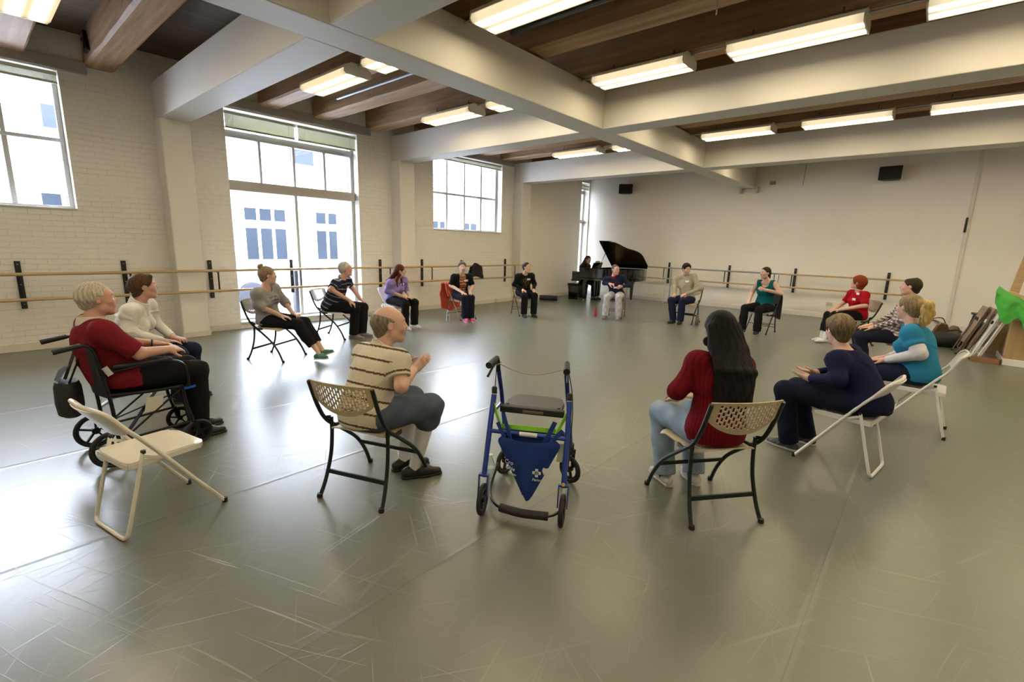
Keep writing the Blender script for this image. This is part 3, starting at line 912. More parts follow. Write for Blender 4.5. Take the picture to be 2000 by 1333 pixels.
for s in (-1, 1):
    x = .225 * s
    MB().tube(smooth_path([(x, -.20, .14), (x, -.215, .45), (x, -.245, .72), (x, -.27, .84), (x, -.30, .885), (x, -.335, .892)], 5), .0125, 10).build('back_post', BLACKM, wc, smooth=True)
    MB().tube([(x, -.33, .892), (x, -.47, .868)], .0175, 12, rads=[.0165, .0185]).build('push_grip', RUB, wc, smooth=True)
    MB().tube(smooth_path([(x, -.22, .52), (x, .0, .50), (x, .22, .495)], 3), .0125, 10).build('seat_rail', BLACKM, wc, smooth=True)
    MB().tube(smooth_path([(x, .22, .50), (x, .24, .32), (x, .27, .18)], 4), .0125, 10).build('front_post', BLACKM, wc, smooth=True)
    MB().tube([(x, -.19, .17), (x, .26, .20)], .010, 8).build('lower_rail', BLACKM, wc, smooth=True)
    MB().tube([(x, -.16, .19), (x, .20, .47)], .008, 8).build('brace', BLACKM, wc, smooth=True)
    xo = x + .035 * s
    MB().tube(smooth_path([(x, -.235, .68), (xo, -.12, .70), (xo, .10, .715), (xo, .20, .70), (xo, .245, .64), (xo, .255, .52), (x, .25, .47)], 5), .011, 9).build('arm_tube', BLACKM, wc, smooth=True)
    MB().box(xo - .024, xo + .024, -.19, .165, .712, .742).build('armrest', M('black_vinyl', (.010, .010, .011), .35), wc, bevel=.012)
    wheel('wheel', wc, (x + .03 * s, -.245, .135), .135, .028, 5)
    wheel('caster', wc, (x, .30, .10), .10, .026, 5)
    MB().bar((x - .02, .29, .10), (x - .02, .27, .21), .006, .02).bar((x + .02, .29, .10), (x + .02, .27, .21), .006, .02).build('caster_fork', BLACKM, wc)
    MB().bar((x + .028 * s, .225, .48), (x + .028 * s, .30, .485), .02, .014).build('brake_lever', M('blue_lever', (.02, .12, .55), .35), wc)
MB().bar((-.22, -.19, .19), (.22, .2, .46), .022, .01).build('cross_brace', BLACKM, wc)
MB().bar((.22, -.17, .19), (-.22, .22, .46), .022, .01).build('cross_brace', BLACKM, wc)
def sling(u, v): return ((u - .5) * .45, -.22 + .44 * v, .497 - .02 * math.sin(PI * u))
sheet(8, 4, sling, .008).build('seat_sling', BFAB, wc, smooth=True)
def bsl(u, v): return ((u - .5) * .45, -.225 - .05 * v - .035 * math.sin(PI * u), .50 + .36 * v)
sheet(10, 6, bsl, .01).build('back_sling', BFAB, wc, smooth=True)
MB().obox((.05, -.288, .80), (1, 0, 0), (0, 1, .1), (0, 0, 1), .03, .003, .022).build('back_label', M('label_white', (.75, .75, .75), .5), wc)
MB().bar((.252, -.20, .67), (.252, -.23, .73), .012, .035).build('arm_clamp', M('bright_steel2', (.65, .65, .65), .3, .8), wc)
MB().obox((.228, .03, .40), (0, 1, 0), (1, 0, 0), (0, .15, 1), .055, .001, .055).build('paper_tag', M('paper_tag', (.55, .52, .44), .7), wc)
wb = empty('hanging_bag', (-4.50, .38, 0), heading((-.04, 1)), 'black pouch hanging behind the wheelchair backrest', 'bag')
bagm = MB().lathe([(.06, .34), (.095, .36), (.105, .44), (.10, .56), (.085, .60), (.08, .60)], (0, 0, 0), 18)
bagm.v = [(v[0] * 1.15, v[1] * .75, v[2]) for v in bagm.v]
bagm.build('pouch', BFAB, wb, smooth=True)
MB().add([(-.10, -.05, .60), (.02, -.07, .56), (.06, -.04, .63), (.0, .03, .72), (-.06, .02, .70), (-.12, -.02, .66), (-.02, -.02, .60)], [(0, 1, 2, 3, 4, 5), (0, 5, 4, 3, 2, 1), (0, 6, 1), (1, 6, 0)]).build('flap', M('navy_cloth', (.04, .045, .07), .8), wb)
MB().bar((-.06, .0, .60), (-.10, .10, .84), .03, .004).build('strap', BFAB, wb)
MB().bar((.07, .0, .59), (.13, .10, .86), .03, .004).build('strap', BFAB, wb)
# ================================================================ ROLLATOR
RBLUE = M('rollator_blue', (.008, .035, .27), .28, .35, var=.06, coat=.3)
ra = empty('rollator', (-1.785, 2.285, 0), heading((-.476, .88)), 'blue four wheeled walker with a black seat and a hanging blue bag', 'walker')
for s in (-1, 1):
    x = .245 * s
    MB().tube([(x, -.262, .235), (x * .985, -.165, .50), (x * .97, -.085, .71)], .0165, 12).build('rear_leg', RBLUE, ra, smooth=True)
    MB().lathe([(.0175, 0), (.018, .035), (.012, .045)], (x * .968, -.078, .715), 12).build('top_cap', RUB, ra, smooth=True)
    MB().tube([(x * .970, -.090, .655), (x * .968, -.080, .715)], .0172, 12).build('clear_sleeve', M('clear_sleeve', (.62, .64, .68), .2), ra, smooth=True)
    MB().bar((x - .028, -.285, .115), (x - .028, -.262, .25), .007, .03).bar((x + .028, -.285, .115), (x + .028, -.262, .25), .007, .03).bar((x - .03, -.262, .25), (x + .03, -.262, .25), .035, .012).build('wheel_fork', RBLUE, ra, bevel=.003)
    wheel('rear_wheel', ra, (x, -.285, .098), .098, .030, 3)
    # front (far) wheels on casters
    wheel('front_wheel', ra, (x * .93, .27, .098), .098, .028, 3, axis='x' if s < 0 else 'y') if False else None
    fwp = empty('front_wheel_unit', (x * .95, .27, 0), .9 if s > 0 else -.5)
    fwp.parent = ra
    wheel('front_wheel', fwp, (0, 0, .098), .098, .030, 3)
    MB().bar((.028, 0, .10), (.028, .0, .235), .007, .034, up=(0, 1, 0)).bar((-.028, 0, .10), (-.028, .0, .235), .007, .034, up=(0, 1, 0)).box(-.032, .032, -.02, .02, .21, .245).build('caster_fork', RUB, fwp, bevel=.004)
    MB().lathe([(.022, .235), (.022, .29)], (0, 0, 0), 12).build('swivel', RUB, fwp, smooth=True)
    # handle posts
    MB().tube([(x * .95, .25, .28), (x * .88, .02, .70), (x * .86, -.09, .87)], .0145, 12).build('handle_post', RBLUE, ra, smooth=True)
    MB().tube(smooth_path([(x * .86, -.09, .87), (x * .86, -.105, .93), (x * .87, -.125, .955), (x * .88, -.16, .955)], 4), .0125, 10).build('handle_bend', BLACKM, ra, smooth=True)
    MB().tube([(x * .87, -.13, .957), (x * .93, -.26, .94)], .018, 14, rads=[.017, .020]).build('grip', RUB, ra, smooth=True)
    MB().tube(smooth_path([(x * .87, -.12, .93), (x * .92, -.16, .915), (x * .96, -.25, .872)], 4), .008, 8, rads=None).build('brake_lever', BLACKM, ra, smooth=True)
    MB().tube(smooth_path([(x * .9, -.10, .92), (x * 1.02, -.02, .70), (x * 1.04, -.06, .45), (x * 1.02, -.2, .22)], 5), .003, 6).build('brake_cable', BLACKM, ra, smooth=True)
    MB().tube([(x * .975, -.12, .60), (x * .90, .06, .61)], .010, 9).build('side_link', RBLUE, ra, smooth=True)
MB().tube([(-.238, -.165, .50), (.238, -.165, .50)], .0135, 10).build('cross_tube', RBLUE, ra, smooth=True)
MB().tube([(-.222, .19, .38), (.222, .19, .38)], .0125, 10).build('cross_tube', RBLUE, ra, smooth=True)
MB().tube([(-.05, -.165, .50), (.06, -.165, .50)], .0142, 10).build('cross_tube_sticker', M('sticker_pale', (.6, .6, .62), .5), ra, smooth=True)
sp = [(-.19, -.03), (.19, -.03), (.19, .10), (.165, .19), (.12, .22), (-.12, .22), (-.165, .19), (-.19, .10)]
MB().prism(sp, .605, .632).build('seat_pad', M('black_seat_vinyl', (.009, .0085, .0085), .38, bump=.1, bscale=150), ra, bevel=.009)
MB().box(-.205, .205, -.065, -.02, .590, .632).build('seat_lip', RUB, ra, bevel=.008)
MB().box(-.055, .075, -.070, -.063, .600, .618).build('seat_handle_slot', M('slot_grey', (.12, .12, .12), .3), ra, bevel=.003)
for s in (-1, 1): MB().lathe([(.012, .632), (.010, .637)], (s * .165, -.005, 0), 12).build('seat_screw', BLACKM, ra)
MB().tube(smooth_path([(-.245, .10, .16), (-.245, -.10, .07), (-.16, -.26, .055), (.0, -.30, .055), (.17, -.30, .06), (.25, -.27, .10)], 5), .0095, 9).build('back_bar', BLACKM, ra, smooth=True)
MB().tube(smooth_path([(-.135, -.275, .055), (.0, -.300, .052), (.165, -.302, .058)], 5), .026, 14).build('foam_pad', RUB, ra, smooth=True)
MB().lathe([(.011, -.002), (.011, .002)], (.245, -.283, .265), 14, 'y').build('round_sticker', M('yellow_sticker', (.62, .42, .05), .4), ra)
# sagging cord between the handles
cp = [(-.215 + .43 * t, -.11 - .01 * math.sin(PI * t), .925 - .055 * math.sin(PI * t)) for t in np.linspace(0, 1, 15)]
MB().tube(cp, .0032, 6).build('slack_cord', M('twine', (.42, .34, .22), .8), ra, smooth=True)
MB().tube([(-.22, -.11, .94), (-.19, -.10, .925), (-.215, -.12, .91)], .003, 6).build('cord_knot', M('twine', (.42, .34, .22), .8), ra)
LIME = M('lime_strap', (.22, .55, .03), .6)
MB().bar((-.242, -.10, .67), (-.165, -.17, .525), .004, .028).build('lime_strap', LIME, ra)
MB().bar((.242, -.10, .67), (.175, -.17, .525), .004, .024).build('lime_strap', LIME, ra)
MB().bar((-.17, -.145, .53), (.17, -.145, .535), .004, .030).build('lime_strap', LIME, ra)
MB().bar((-.165, -.13, .475), (.19, -.13, .49), .004, .028).build('lime_strap', LIME, ra)
MB().obox((.205, -.15, .40), (1, 0, 0), (0, 1, 0), (.1, 0, 1), .018, .001, .06).build('paper_tag', M('green_tag', (.42, .46, .33), .7), ra)
# blue tote bag hanging from the walker
BAGB = M('blue_nonwoven', (.005, .032, .19), .62, var=.1, scale=8, bump=.35, bscale=14)
bgt = empty('tote_bag', (-1.785, 2.285, 0), heading((-.476, .88)), 'blue tote bag with white lettering, hanging in a point from the walker', 'bag')
def bagf(yo):
    def f(u, v):
        # v: 0 bottom .. 1 top
        z = .100 + .38 * v
        xc = .012
        half = .030 + (.196 - .030) * min(1, v / .93)
        if v > .93: half = .196 - (v - .93) * .35
        x = xc + (2 * u - 1) * half
        fold = .014 * math.sin(2.2 * PI * u + .4) * (1 - v * .3) + .012 * math.cos(5 * u + 2 * v)
        y = -.185 + yo * math.sin(PI * u) * (.15 + .85 * v) + fold * .6
        return (x, y, z - .018 * math.sin(PI * u) * (1 - v))
    return f
sheet(20, 20, bagf(-.055), .004).build('front_panel', BAGB, bgt, smooth=True)
sheet(20, 20, bagf(.06), .004).build('back_panel', BAGB, bgt, smooth=True)
MB().bar((-.12, -.20, .445), (-.19, -.165, .56), .004, .030).build('handle_strap', BAGB, bgt)
MB().bar((-.09, -.20, .445), (-.155, -.165, .62), .004, .030).build('handle_strap', BAGB, bgt)
MB().bar((.12, -.20, .445), (.215, -.165, .55), .004, .030).build('handle_strap', BAGB, bgt)
MB().bar((.10, -.20, .445), (.165, -.165, .60), .004, .030).build('handle_strap', BAGB, bgt)
PRINT = M('white_print', (.62, .62, .64), .6)
def text_obj(name, s, size, loc, parent, mt, rot=(PI / 2, 0, 0), align='LEFT', ext=.0008):
    cu = bpy.data.curves.new(name, 'FONT'); cu.body = s; cu.size = size; cu.extrude = ext; cu.align_x = align
    o = bpy.data.objects.new(name, cu); link(o)
    bpy.context.view_layer.update()
    me = bpy.data.meshes.new_from_object(o.evaluated_get(bpy.context.evaluated_depsgraph_get()))
    bpy.data.objects.remove(o)
    q = bpy.data.objects.new(name, me); me.name = name
    me.materials.clear(); me.materials.append(mt)
    link(q, parent); q.location = loc; q.rotation_euler = rot
    return q
def bag_y(x, z):
    f = bagf(-.055); v = (z - .100) / .38
    half = .030 + (.196 - .030) * min(1, v / .93)
    u = ((x - .012) / half + 1) / 2
    return f(min(max(u, .0), 1), v)[1]
for s_, sz, x, z in (('Cro', .036, -.128, .325), ('Shie', .034, -.115, .285), ('Prov', .022, -.090, .252)):
    y_ = min(bag_y(x, z), bag_y(x + .06, z), bag_y(x + .03, z)) - .010
    text_obj('printed_lettering', s_, sz, (x, y_, z), bgt, PRINT, (PI / 2, .1, -.28))
text_obj('printed_lettering', 'Feder', .024, (.048, min(bag_y(.05, .23), bag_y(.11, .23)) - .010, .232), bgt, PRINT, (PI / 2, .10, .22))
crs = MB()
lx, lz = .075, .288
for a_, b_ in ((.026, .0095), (.0095, .026)):
    crs.box(lx - a_, lx + a_, 0, .0016, lz - b_, lz + b_)
yy_ = min(bag_y(.05, .29), bag_y(.10, .29)) - .006
o = crs.build('cross_emblem', PRINT, bgt); o.location = (0, yy_, 0)
o2 = MB().torus((lx, -.0012, lz), .0105, .0014, (0, 1, 0), 20, 5).torus((lx, -.0012, lz), .004, .0012, (0, 1, 0), 14, 5).build('cross_ring', BAGB, o)
sh = MB().prism([(.108, .312), (.128, .306), (.148, .312), (.149, .29), (.142, .27), (.128, .255), (.114, .27), (.107, .29)], 0, .0016, 'xz').build('shield_emblem', PRINT, bgt)
sh.location = (-.004, min(bag_y(.108, .30), bag_y(.14, .30)) - .005, 0)

def bottle(name, loc, h, r, mt, cap, label, liquid=None, slim=False):
    t = empty(name, (loc[0], loc[1], loc[2] if len(loc) > 2 else 0), 0, label, 'bottle')
    if slim: prof = [(r * .9, 0), (r, .008), (r, h * .72), (r * .55, h * .86), (r * .5, h * .9)]
    else: prof = [(r * .85, 0), (r, .01), (r * .96, h * .25), (r, h * .3), (r * .93, h * .42), (r, h * .55), (r, h * .66), (r * .5, h * .86), (r * .38, h * .9)]
    MB().lathe(prof, (0, 0, 0), 18).build('bottle_body', mt, t, smooth=True)
    if liquid: MB().lathe([(r * .8, .01), (r * .9, .02), (r * .9, h * .55)], (0, 0, 0), 16).build('water', liquid, t, smooth=True)
    MB().lathe([(r * .44, h * .885), (r * .46, h * .9), (r * .46, h), (r * .3, h * 1.005)], (0, 0, 0), 14).build('cap', cap, t, smooth=True)
    return t
def clearp(name, tint):
    g = NT(name, .05)
    tr = g.t.nodes.new('ShaderNodeBsdfTransparent'); tr.inputs[0].default_value = tint + (1,)
    lw = g.t.nodes.new('ShaderNodeLayerWeight'); lw.inputs[0].default_value = .35
    mx = g.t.nodes.new('ShaderNodeMixShader')
    g.l(lw.outputs['Facing'], mx.inputs[0]); g.l(tr.outputs[0], mx.inputs[1]); g.l(g.b.outputs[0], mx.inputs[2])
    g.b.inputs['Base Color'].default_value = (.75, .78, .80, 1)
    g.l(mx.outputs[0], g.t.nodes['Material Output'].inputs[0])
    return g.m
CLP = clearp('clear_plastic', (.90, .92, .93)); WAT = clearp('water', (.88, .91, .92)); CAPW = M('cap_white', (.8, .8, .8), .4)
bottle('water_bottle', (-2.10, 2.235), .21, .032, CLP, CAPW, 'clear plastic water bottle on the floor left of the blue walker', WAT)
bottle('water_bottle', (-7.66, 6.72), .22, .032, CLP, CAPW, 'clear water bottle on the floor below the orange jacket', WAT)
bottle('water_bottle', (-8.72, 9.35), .22, .032, CLP, CAPW, 'clear water bottle alone on the floor by the window wall', WAT)
bottle('water_bottle', (-2.86, 10.42), .21, .032, CLP, CAPW, 'clear water bottle on the floor left of the teal tank top woman', WAT)
bottle('drink_bottle', (-5.96, 9.93), .20, .035, M('red_plastic', (.42, .02, .04), .25), M('red_cap', (.3, .02, .03), .4), 'red drink bottle on the floor left of the navy sweater man', None, True)
bottle('drink_bottle', (-3.78, 10.65), .26, .036, M('steel_bottle', (.20, .20, .21), .3, .7), M('black_cap', (.02, .02, .02), .4), 'grey steel drink bottle right of the tan sweater man', None, True)
tag(MB().box(-.035, .035, -.03, .03, 0, .05).build('small_box', M('cardboard', (.42, .33, .2), .7), bevel=.004), 'small tan box on the sill of the tall window', 'box')
bpy.data.objects['small_box'].location = (-9.38, 4.95, .122)

# ================================================================ GRAND PIANO
PBLK = M('piano_lacquer', (.003, .003, .0035), .12, var=.1, coat=1.0)
ph = Vector((.99, .14, 0)).normalized()
pn = empty('grand_piano', (-8.07, 12.38, 0), math.atan2(ph.y, ph.x), 'black grand piano with raised lid in the far corner', 'piano')
Wd, Ln = 1.42, 1.66
curve = smooth_path([(.62, 0, 0), (.85, .02, 0), (1.05, .16, 0), (1.25, .36, 0), (1.48, .48, 0), (1.62, .66, 0), (1.66, .95, 0)], 5)
outline = [(0.0, 0)] + [(q.x, q.y) for q in curve] + [(1.66, 1.25), (1.60, Wd), (0, Wd)]
def ring(poly, z0, z1, w):
    c = Vector((sum(q[0] for q in poly) / len(poly), sum(q[1] for q in poly) / len(poly)))
    n = len(poly); b = MB()
    inn = [tuple(Vector(q) + (c - Vector(q)).normalized() * w) for q in poly]
    vs = [(a, d, z) for z in (z0, z1) for a, d in poly] + [(a, d, z) for z in (z0, z1) for a, d in inn]
    fs = []
    for i in range(n):
        j = (i + 1) % n
        fs += [(i, j, n + j, n + i), (2 * n + j, 2 * n + i, 3 * n + i, 3 * n + j), (n + i, n + j, 3 * n + j, 3 * n + i), (j, i, 2 * n + i, 2 * n + j)]
    return b.add(vs, fs)
MB().prism(outline, .70, .74).build('soundboard', PBLK, pn)
ring(outline, .66, 1.005, .035).build('case_rim', PBLK, pn, smooth=True)
MB().prism([(.12, .06)] + [(q[0] - .03, q[1] + .05) for q in outline[2:-3]] + [(1.55, Wd - .06), (.12, Wd - .06)], .86, .875).build('iron_frame', M('gold_plate', (.35, .24, .08), .35, .6), pn)
MB().box(-.26, .02, 0, .07, .62, .90).build('key_block', PBLK, pn, bevel=.01)
MB().box(-.26, .02, Wd - .07, Wd, .62, .90).build('key_block', PBLK, pn, bevel=.01)
MB().box(-.28, .05, .0, Wd, .60, .66).build('key_bed', PBLK, pn, bevel=.006)
MB().box(-.20, -.03, .09, Wd - .09, .66, .715).build('white_keys', M('ivory_keys', (.75, .74, .68), .3), pn)
bk = MB()
kk = 0
while kk < 52:
    if kk % 7 in (0, 1, 3, 4, 5):
        y_ = .09 + (kk + 1) * (Wd - .18) / 52
        bk.box(-.14, -.03, y_ - .006, y_ + .006, .715, .727)
    kk += 1
o = bk.build('black_keys', PBLK, pn); tag(o, kind='stuff')
MB().box(-.03, .0, .07, Wd - .07, .66, .97).build('fallboard', PBLK, pn, bevel=.006)
MB().obox((.28, Wd * .46, 1.08), (0, 1, 0), (.35, 0, 1), (1, 0, -.35), .36, .10, .008).build('music_desk', PBLK, pn, bevel=.004)
MB().prism([(0, .02), (.45, .02), (.45, Wd - .02), (0, Wd - .02)], 1.005, 1.022).build('front_lid_flap', PBLK, pn, bevel=.004)
al = math.radians(34)
ca, sa = math.cos(al), math.sin(al)
lidp = [(.47, 0)] + [(q.x, q.y) for q in curve if q.x > .6] + [(1.675, 1.25), (1.62, Wd + .01), (.47, Wd + .01)]
lid = MB()
n = len(lidp)
def LP(a, d, off):
    r = Wd + .01 - d
    return (a, Wd + .01 - r * ca - off * sa, 1.015 + r * sa - off * ca + .02)
lid.add([LP(a, d, 0) for a, d in lidp] + [LP(a, d, .022) for a, d in lidp], [tuple(range(n)), tuple(range(n, 2 * n))[::-1]] + [(i + n, (i + 1) % n + n, (i + 1) % n, i) for i in range(n)])
lid.build('lid', PBLK, pn)
MB().tube([(.55, .10, 1.0), Vector(LP(.60, .42, .022))], .009, 8).build('prop_stick', PBLK, pn)
for (a, d) in ((.12, .12), (.12, Wd - .14), (1.34, .92)):
    MB().lathe([(.032, .075), (.038, .12), (.055, .45), (.065, .58), (.085, .60), (.085, .66)], (a, d, 0), 8).build('leg', PBLK, pn)
    MB().lathe([(.012, 0), (.026, .01), (.026, .05), (.014, .075)], (a, d, 0), 12).build('caster', M('brass', (.6, .42, .15), .3, .9), pn, smooth=True)
MB().box(.22, .26, Wd * .5 - .10, Wd * .5 - .07, .12, .66).box(.22, .26, Wd * .5 + .07, Wd * .5 + .10, .12, .66).box(.18, .30, Wd * .5 - .13, Wd * .5 + .13, .06, .12).build('pedal_lyre', PBLK, pn)
for k in (-1, 0, 1): MB().box(.06, .19, Wd * .5 + k * .07 - .012, Wd * .5 + k * .07 + .012, .045, .06).build('pedal', bpy.data.materials['brass'], pn)
sb = MB().obox((.255, Wd * .46, 1.115), (0, 1, 0), (.35, 0, 1), (1, 0, -.35), .17, .11, .003).build('sheet_music', M('music_paper', (.55, .55, .50), .6))
sb.matrix_world = Matrix.Translation((-8.07, 12.38, 0)) @ Matrix.Rotation(math.atan2(ph.y, ph.x), 4, 'Z')
tag(sb, 'open sheet music standing on the piano desk', 'sheet music')
pbn = empty('piano_bench', (-8.47, 12.95, 0), math.atan2(ph.y, ph.x), 'black cushioned piano bench beside the piano keyboard', 'bench')
MB().box(-.19, .19, -.42, .42, .43, .51).build('cushion', M('black_leather', (.012, .012, .013), .4), pbn, bevel=.03, seg=3)
for s in (-1, 1):
    MB().prism([(-.15, 0), (.15, 0), (.17, .30), (.19, .43), (-.19, .43), (-.17, .30)], s * .34 - .03, s * .34 + .03, 'xz').build('end_panel', PBLK, pbn, bevel=.008)

# ================================================================ SPEAKERS, WALL DETAILS
SPK = M('speaker_black', (.008, .008, .009), .5, var=.2)
for (x, z, rz, lb) in ((-7.93, 3.50, .45, 'black loudspeaker high on the back wall near the corner'), (-1.02, 3.50, -.12, 'black loudspeaker high on the back wall at right')):
    t = empty('wall_speaker', (x, YB, z), rz, lb, 'speaker')
    MB().prism([(-.22, -.36), (.22, -.36), (.16, -.08), (-.16, -.08)], -.15, .15).build('speaker_cabinet', SPK, t, bevel=.02)
    MB().box(-.20, .20, -.367, -.36, -.13, .13).build('grille', M('speaker_grille', (.012, .012, .012), .8), t, bevel=.004)
    MB().bar((0, -.09, .06), (.02, 0, .10), .04, .04).build('wall_mount', STEEL, t)
b = MB().box(.40, .465, YB - .035, YB + .001, 0, 3.92)
tag(b.build('trim_1', M('conduit_cover', (.70, .66, .60), .4), bevel=.006), kind='structure', label='vertical cable cover on the back wall')
tag(MB().box(.385, .425, YB - .06, YB - .033, 2.18, 2.50).build('wall_control_panel', BLK, bevel=.006), 'small black vertical panel on the cable cover of the back wall', 'control panel')
tag(MB().box(-1.94, -1.80, YB - .012, YB, .32, .41).build('outlet_plate', M('outlet_beige', (.50, .46, .30), .5), bevel=.003), 'beige outlet plate low on the back wall', 'outlet')
pl = MB().tube([(-2.85, YB - .03, 3.35), (-2.83, YB - .03, 3.9)], .006, 6)
tag(pl.build('hanging_wire', M('grey_wire', (.2, .18, .15), .6)), 'short wire hanging at the top of the back wall', 'wire')
tag(MB().box(-3.62, -3.50, YB - .06, YB, 3.42, 3.50).build('junction_box', M('jbox', (.25, .23, .19), .5), bevel=.004), 'small junction box high on the back wall right of the girder', 'junction box')

# ================================================================ LOOSE THINGS
def blob_noise(v, seed, amp, fr):
    s = np.array(v); out = s.copy()
    r = np.random.RandomState(seed)
    for k in range(5):
        d = r.normal(size=3); d /= np.linalg.norm(d); p0 = r.uniform(0, 6)
        dr = r.normal(size=3); dr /= np.linalg.norm(dr)
        out += np.outer(np.sin(s @ d * fr * (1 + .6 * k) + p0), dr) * amp / (1 + .5 * k)
    return [tuple(q) for q in out]
def cloth(name, mt, fn, nu, nv, th, label=None, cat=None, loc=(0, 0, 0), rz=0, seed=1, amp=.008, fr=25, parent=None, smooth=True):
    b = sheet(nu, nv, fn, th)
    b.v = blob_noise(b.v, seed, amp, fr)
    o = b.build(name, mt, parent, smooth=smooth); o.location = loc; o.rotation_euler = (0, 0, rz)
    if label: tag(o, label, cat)
    return o
# orange jacket over a chair back
hd = heading((.97, -.1))
def jk(u, v):
    # v 0..1 goes from front hem over chair top to back hem
    x = (u - .5) * (.50 + .06 * math.sin(PI * v))
    if v < .25: y = -.145 - .10 * (v / .25); z = .50 + .27 * (v / .25)
    elif v < .38: t = (v - .25) / .13; y = -.25 - .10 * t; z = .77 + .02 * math.sin(PI * t)
    else: t = (v - .38) / .62; y = -.35 - .06 * math.sin(t * 3) - .02 * t; z = .77 - .63 * t + .06 * abs(u - .5) * 2 * t
    return (x, y, z)
cloth('jacket', M('orange_fleece', (.62, .07, .015), .8, var=.12, scale=14, sheen=.4), jk, 22, 34, .02, 'orange jacket draped over a brown folding chair back', 'jacket', (-7.72, 7.16, 0), hd, 4, .012, 22)
hd2 = heading((-.12, -.99))
def jk2(u, v):
    x = (u - .5) * .46
    if v < .3: y = -.15 - .10 * (v / .3); z = .60 + .17 * (v / .3)
    elif v < .42: t = (v - .3) / .12; y = -.25 - .08 * t; z = .77 + .015 * math.sin(PI * t)
    else: t = (v - .42) / .58; y = -.33 - .03 * t; z = .77 - .46 * t - .14 * max(0, .35 - u)
    return (x, y, z)
cloth('jacket', M('charcoal_cloth', (.02, .02, .026), .85), jk2, 16, 26, .018, 'dark jacket hung over the black chair of the teal tank top woman', 'jacket', (-2.5, 10.76, 0), hd2, 6, .008, 22)
# black coat on barre
def coat(u, v):
    y = (u - .5) * (.36 + .16 * abs(2 * v - 1))
    t = abs(2 * v - 1)
    s = 1 if v > .5 else -1
    x = .035 * s * min(1, t * 6) + .02 * math.sin(u * 9 + 2 * v)
    z = ZU + .03 - (t ** 1.2) * (.34 if v > .5 else .26) - .03 * math.cos(u * 7)
    return (x, y, z)
cloth('coat', M('black_wool', (.010, .010, .011), .9), coat, 18, 30, .014, 'black coat folded over the upper barre by the window wall', 'coat', (BX, 8.74, 0), 0, 9, .01, 20)
tag(MB().tube([(0, -.27, .075), (0, .27, .075)], .075, 20).build('foam_roller', M('navy_foam', (.018, .024, .045), .7), smooth=True), 'dark blue foam roller on the floor by the window wall', 'foam roller')
bpy.data.objects['foam_roller'].location = (-8.75, 11.75, 0); bpy.data.objects['foam_roller'].rotation_euler = (0, 0, -1.05)

def puff(name, mt, c, r, label, cat, seed, amp=.03, parent=None, flat=.0, n=24, fr=14):
    b = MB()
    prof = [(max(.001, math.sin(PI * k / 16)), -math.cos(PI * k / 16)) for k in range(17)]
    b.lathe(prof, (0, 0, 0), n)
    sgn = lambda q, e: math.copysign(abs(q) ** e, q)
    b.v = [(sgn(x, .8) * r[0], sgn(y, .8) * r[1], sgn(z, .8) * r[2]) for x, y, z in b.v]
    b.v = blob_noise(b.v, seed, amp, fr)
    b.v = [(x, y, max(z, -r[2] + .0)) for x, y, z in b.v]
    o = b.build(name, mt, parent, smooth=True); o.location = c
    if label: tag(o, label, cat)
    return o
db = empty('duffel_bag', (.38, 11.88, 0), .15, 'black duffel bag lying on the floor by the back wall', 'bag')
puff('bag_body', BFAB, (0, 0, .13), (.31, .17, .135), None, None, 3, .018, db)
puff('side_pocket', BFAB, (.30, -.03, .07), (.09, .12, .06), None, None, 8, .01, db)
MB().tube(smooth_path([(-.10, 0, .24), (.02, .02, .30), (.14, 0, .33), (.19, -.03, .30)], 5), .03, 10, rads=None, flat=.5).build('handle', BFAB, db, smooth=True)
hbg = empty('handbag', (.22, 12.55, 0), .3, 'brown leather handbag standing behind the duffel bag', 'bag')
LEA = M('brown_leather', (.12, .065, .035), .28, var=.2, scale=8)
MB().prism([(-.20, 0), (.20, 0), (.22, .20), (.16, .36), (-.06, .40), (-.20, .26)], -.08, .08, 'xz').build('bag_body', LEA, hbg, bevel=.03, seg=3)
MB().tube(smooth_path([(-.14, 0, .30), (-.05, 0, .44), (.08, 0, .46), (.15, 0, .34)], 5), .010, 8).build('handle', LEA, hbg, smooth=True)
puff('scarf', M('olive_knit', (.14, .11, .05), .9), (.52, 12.62, .17), (.10, .12, .17), 'olive brown scarf bundle beside the handbag', 'scarf', 12, .03)
# bar stool
stl = empty('bar_stool', (.86, 12.25, 0), .15, 'black wooden stool behind the stacked folded chairs', 'stool')
MB().box(-.17, .17, -.15, .15, .60, .64).build('seat', BLK, stl, bevel=.01)
for sx in (-1, 1):
    for sy in (-1, 1):
        MB().bar((sx * .12, sy * .11, .60), (sx * .21, sy * .17, 0.002), .032, .032).build('leg', BLK, stl)
    MB().bar((sx * .15, -.13, .42), (sx * .15, .13, .42), .02, .02).build('rung', BLK, stl)
for z, w_ in ((.20, .18), (.40, .15)): MB().bar((-w_, -.135, z), (w_, -.135, z), .02, .02).build('rung', BLK, stl)

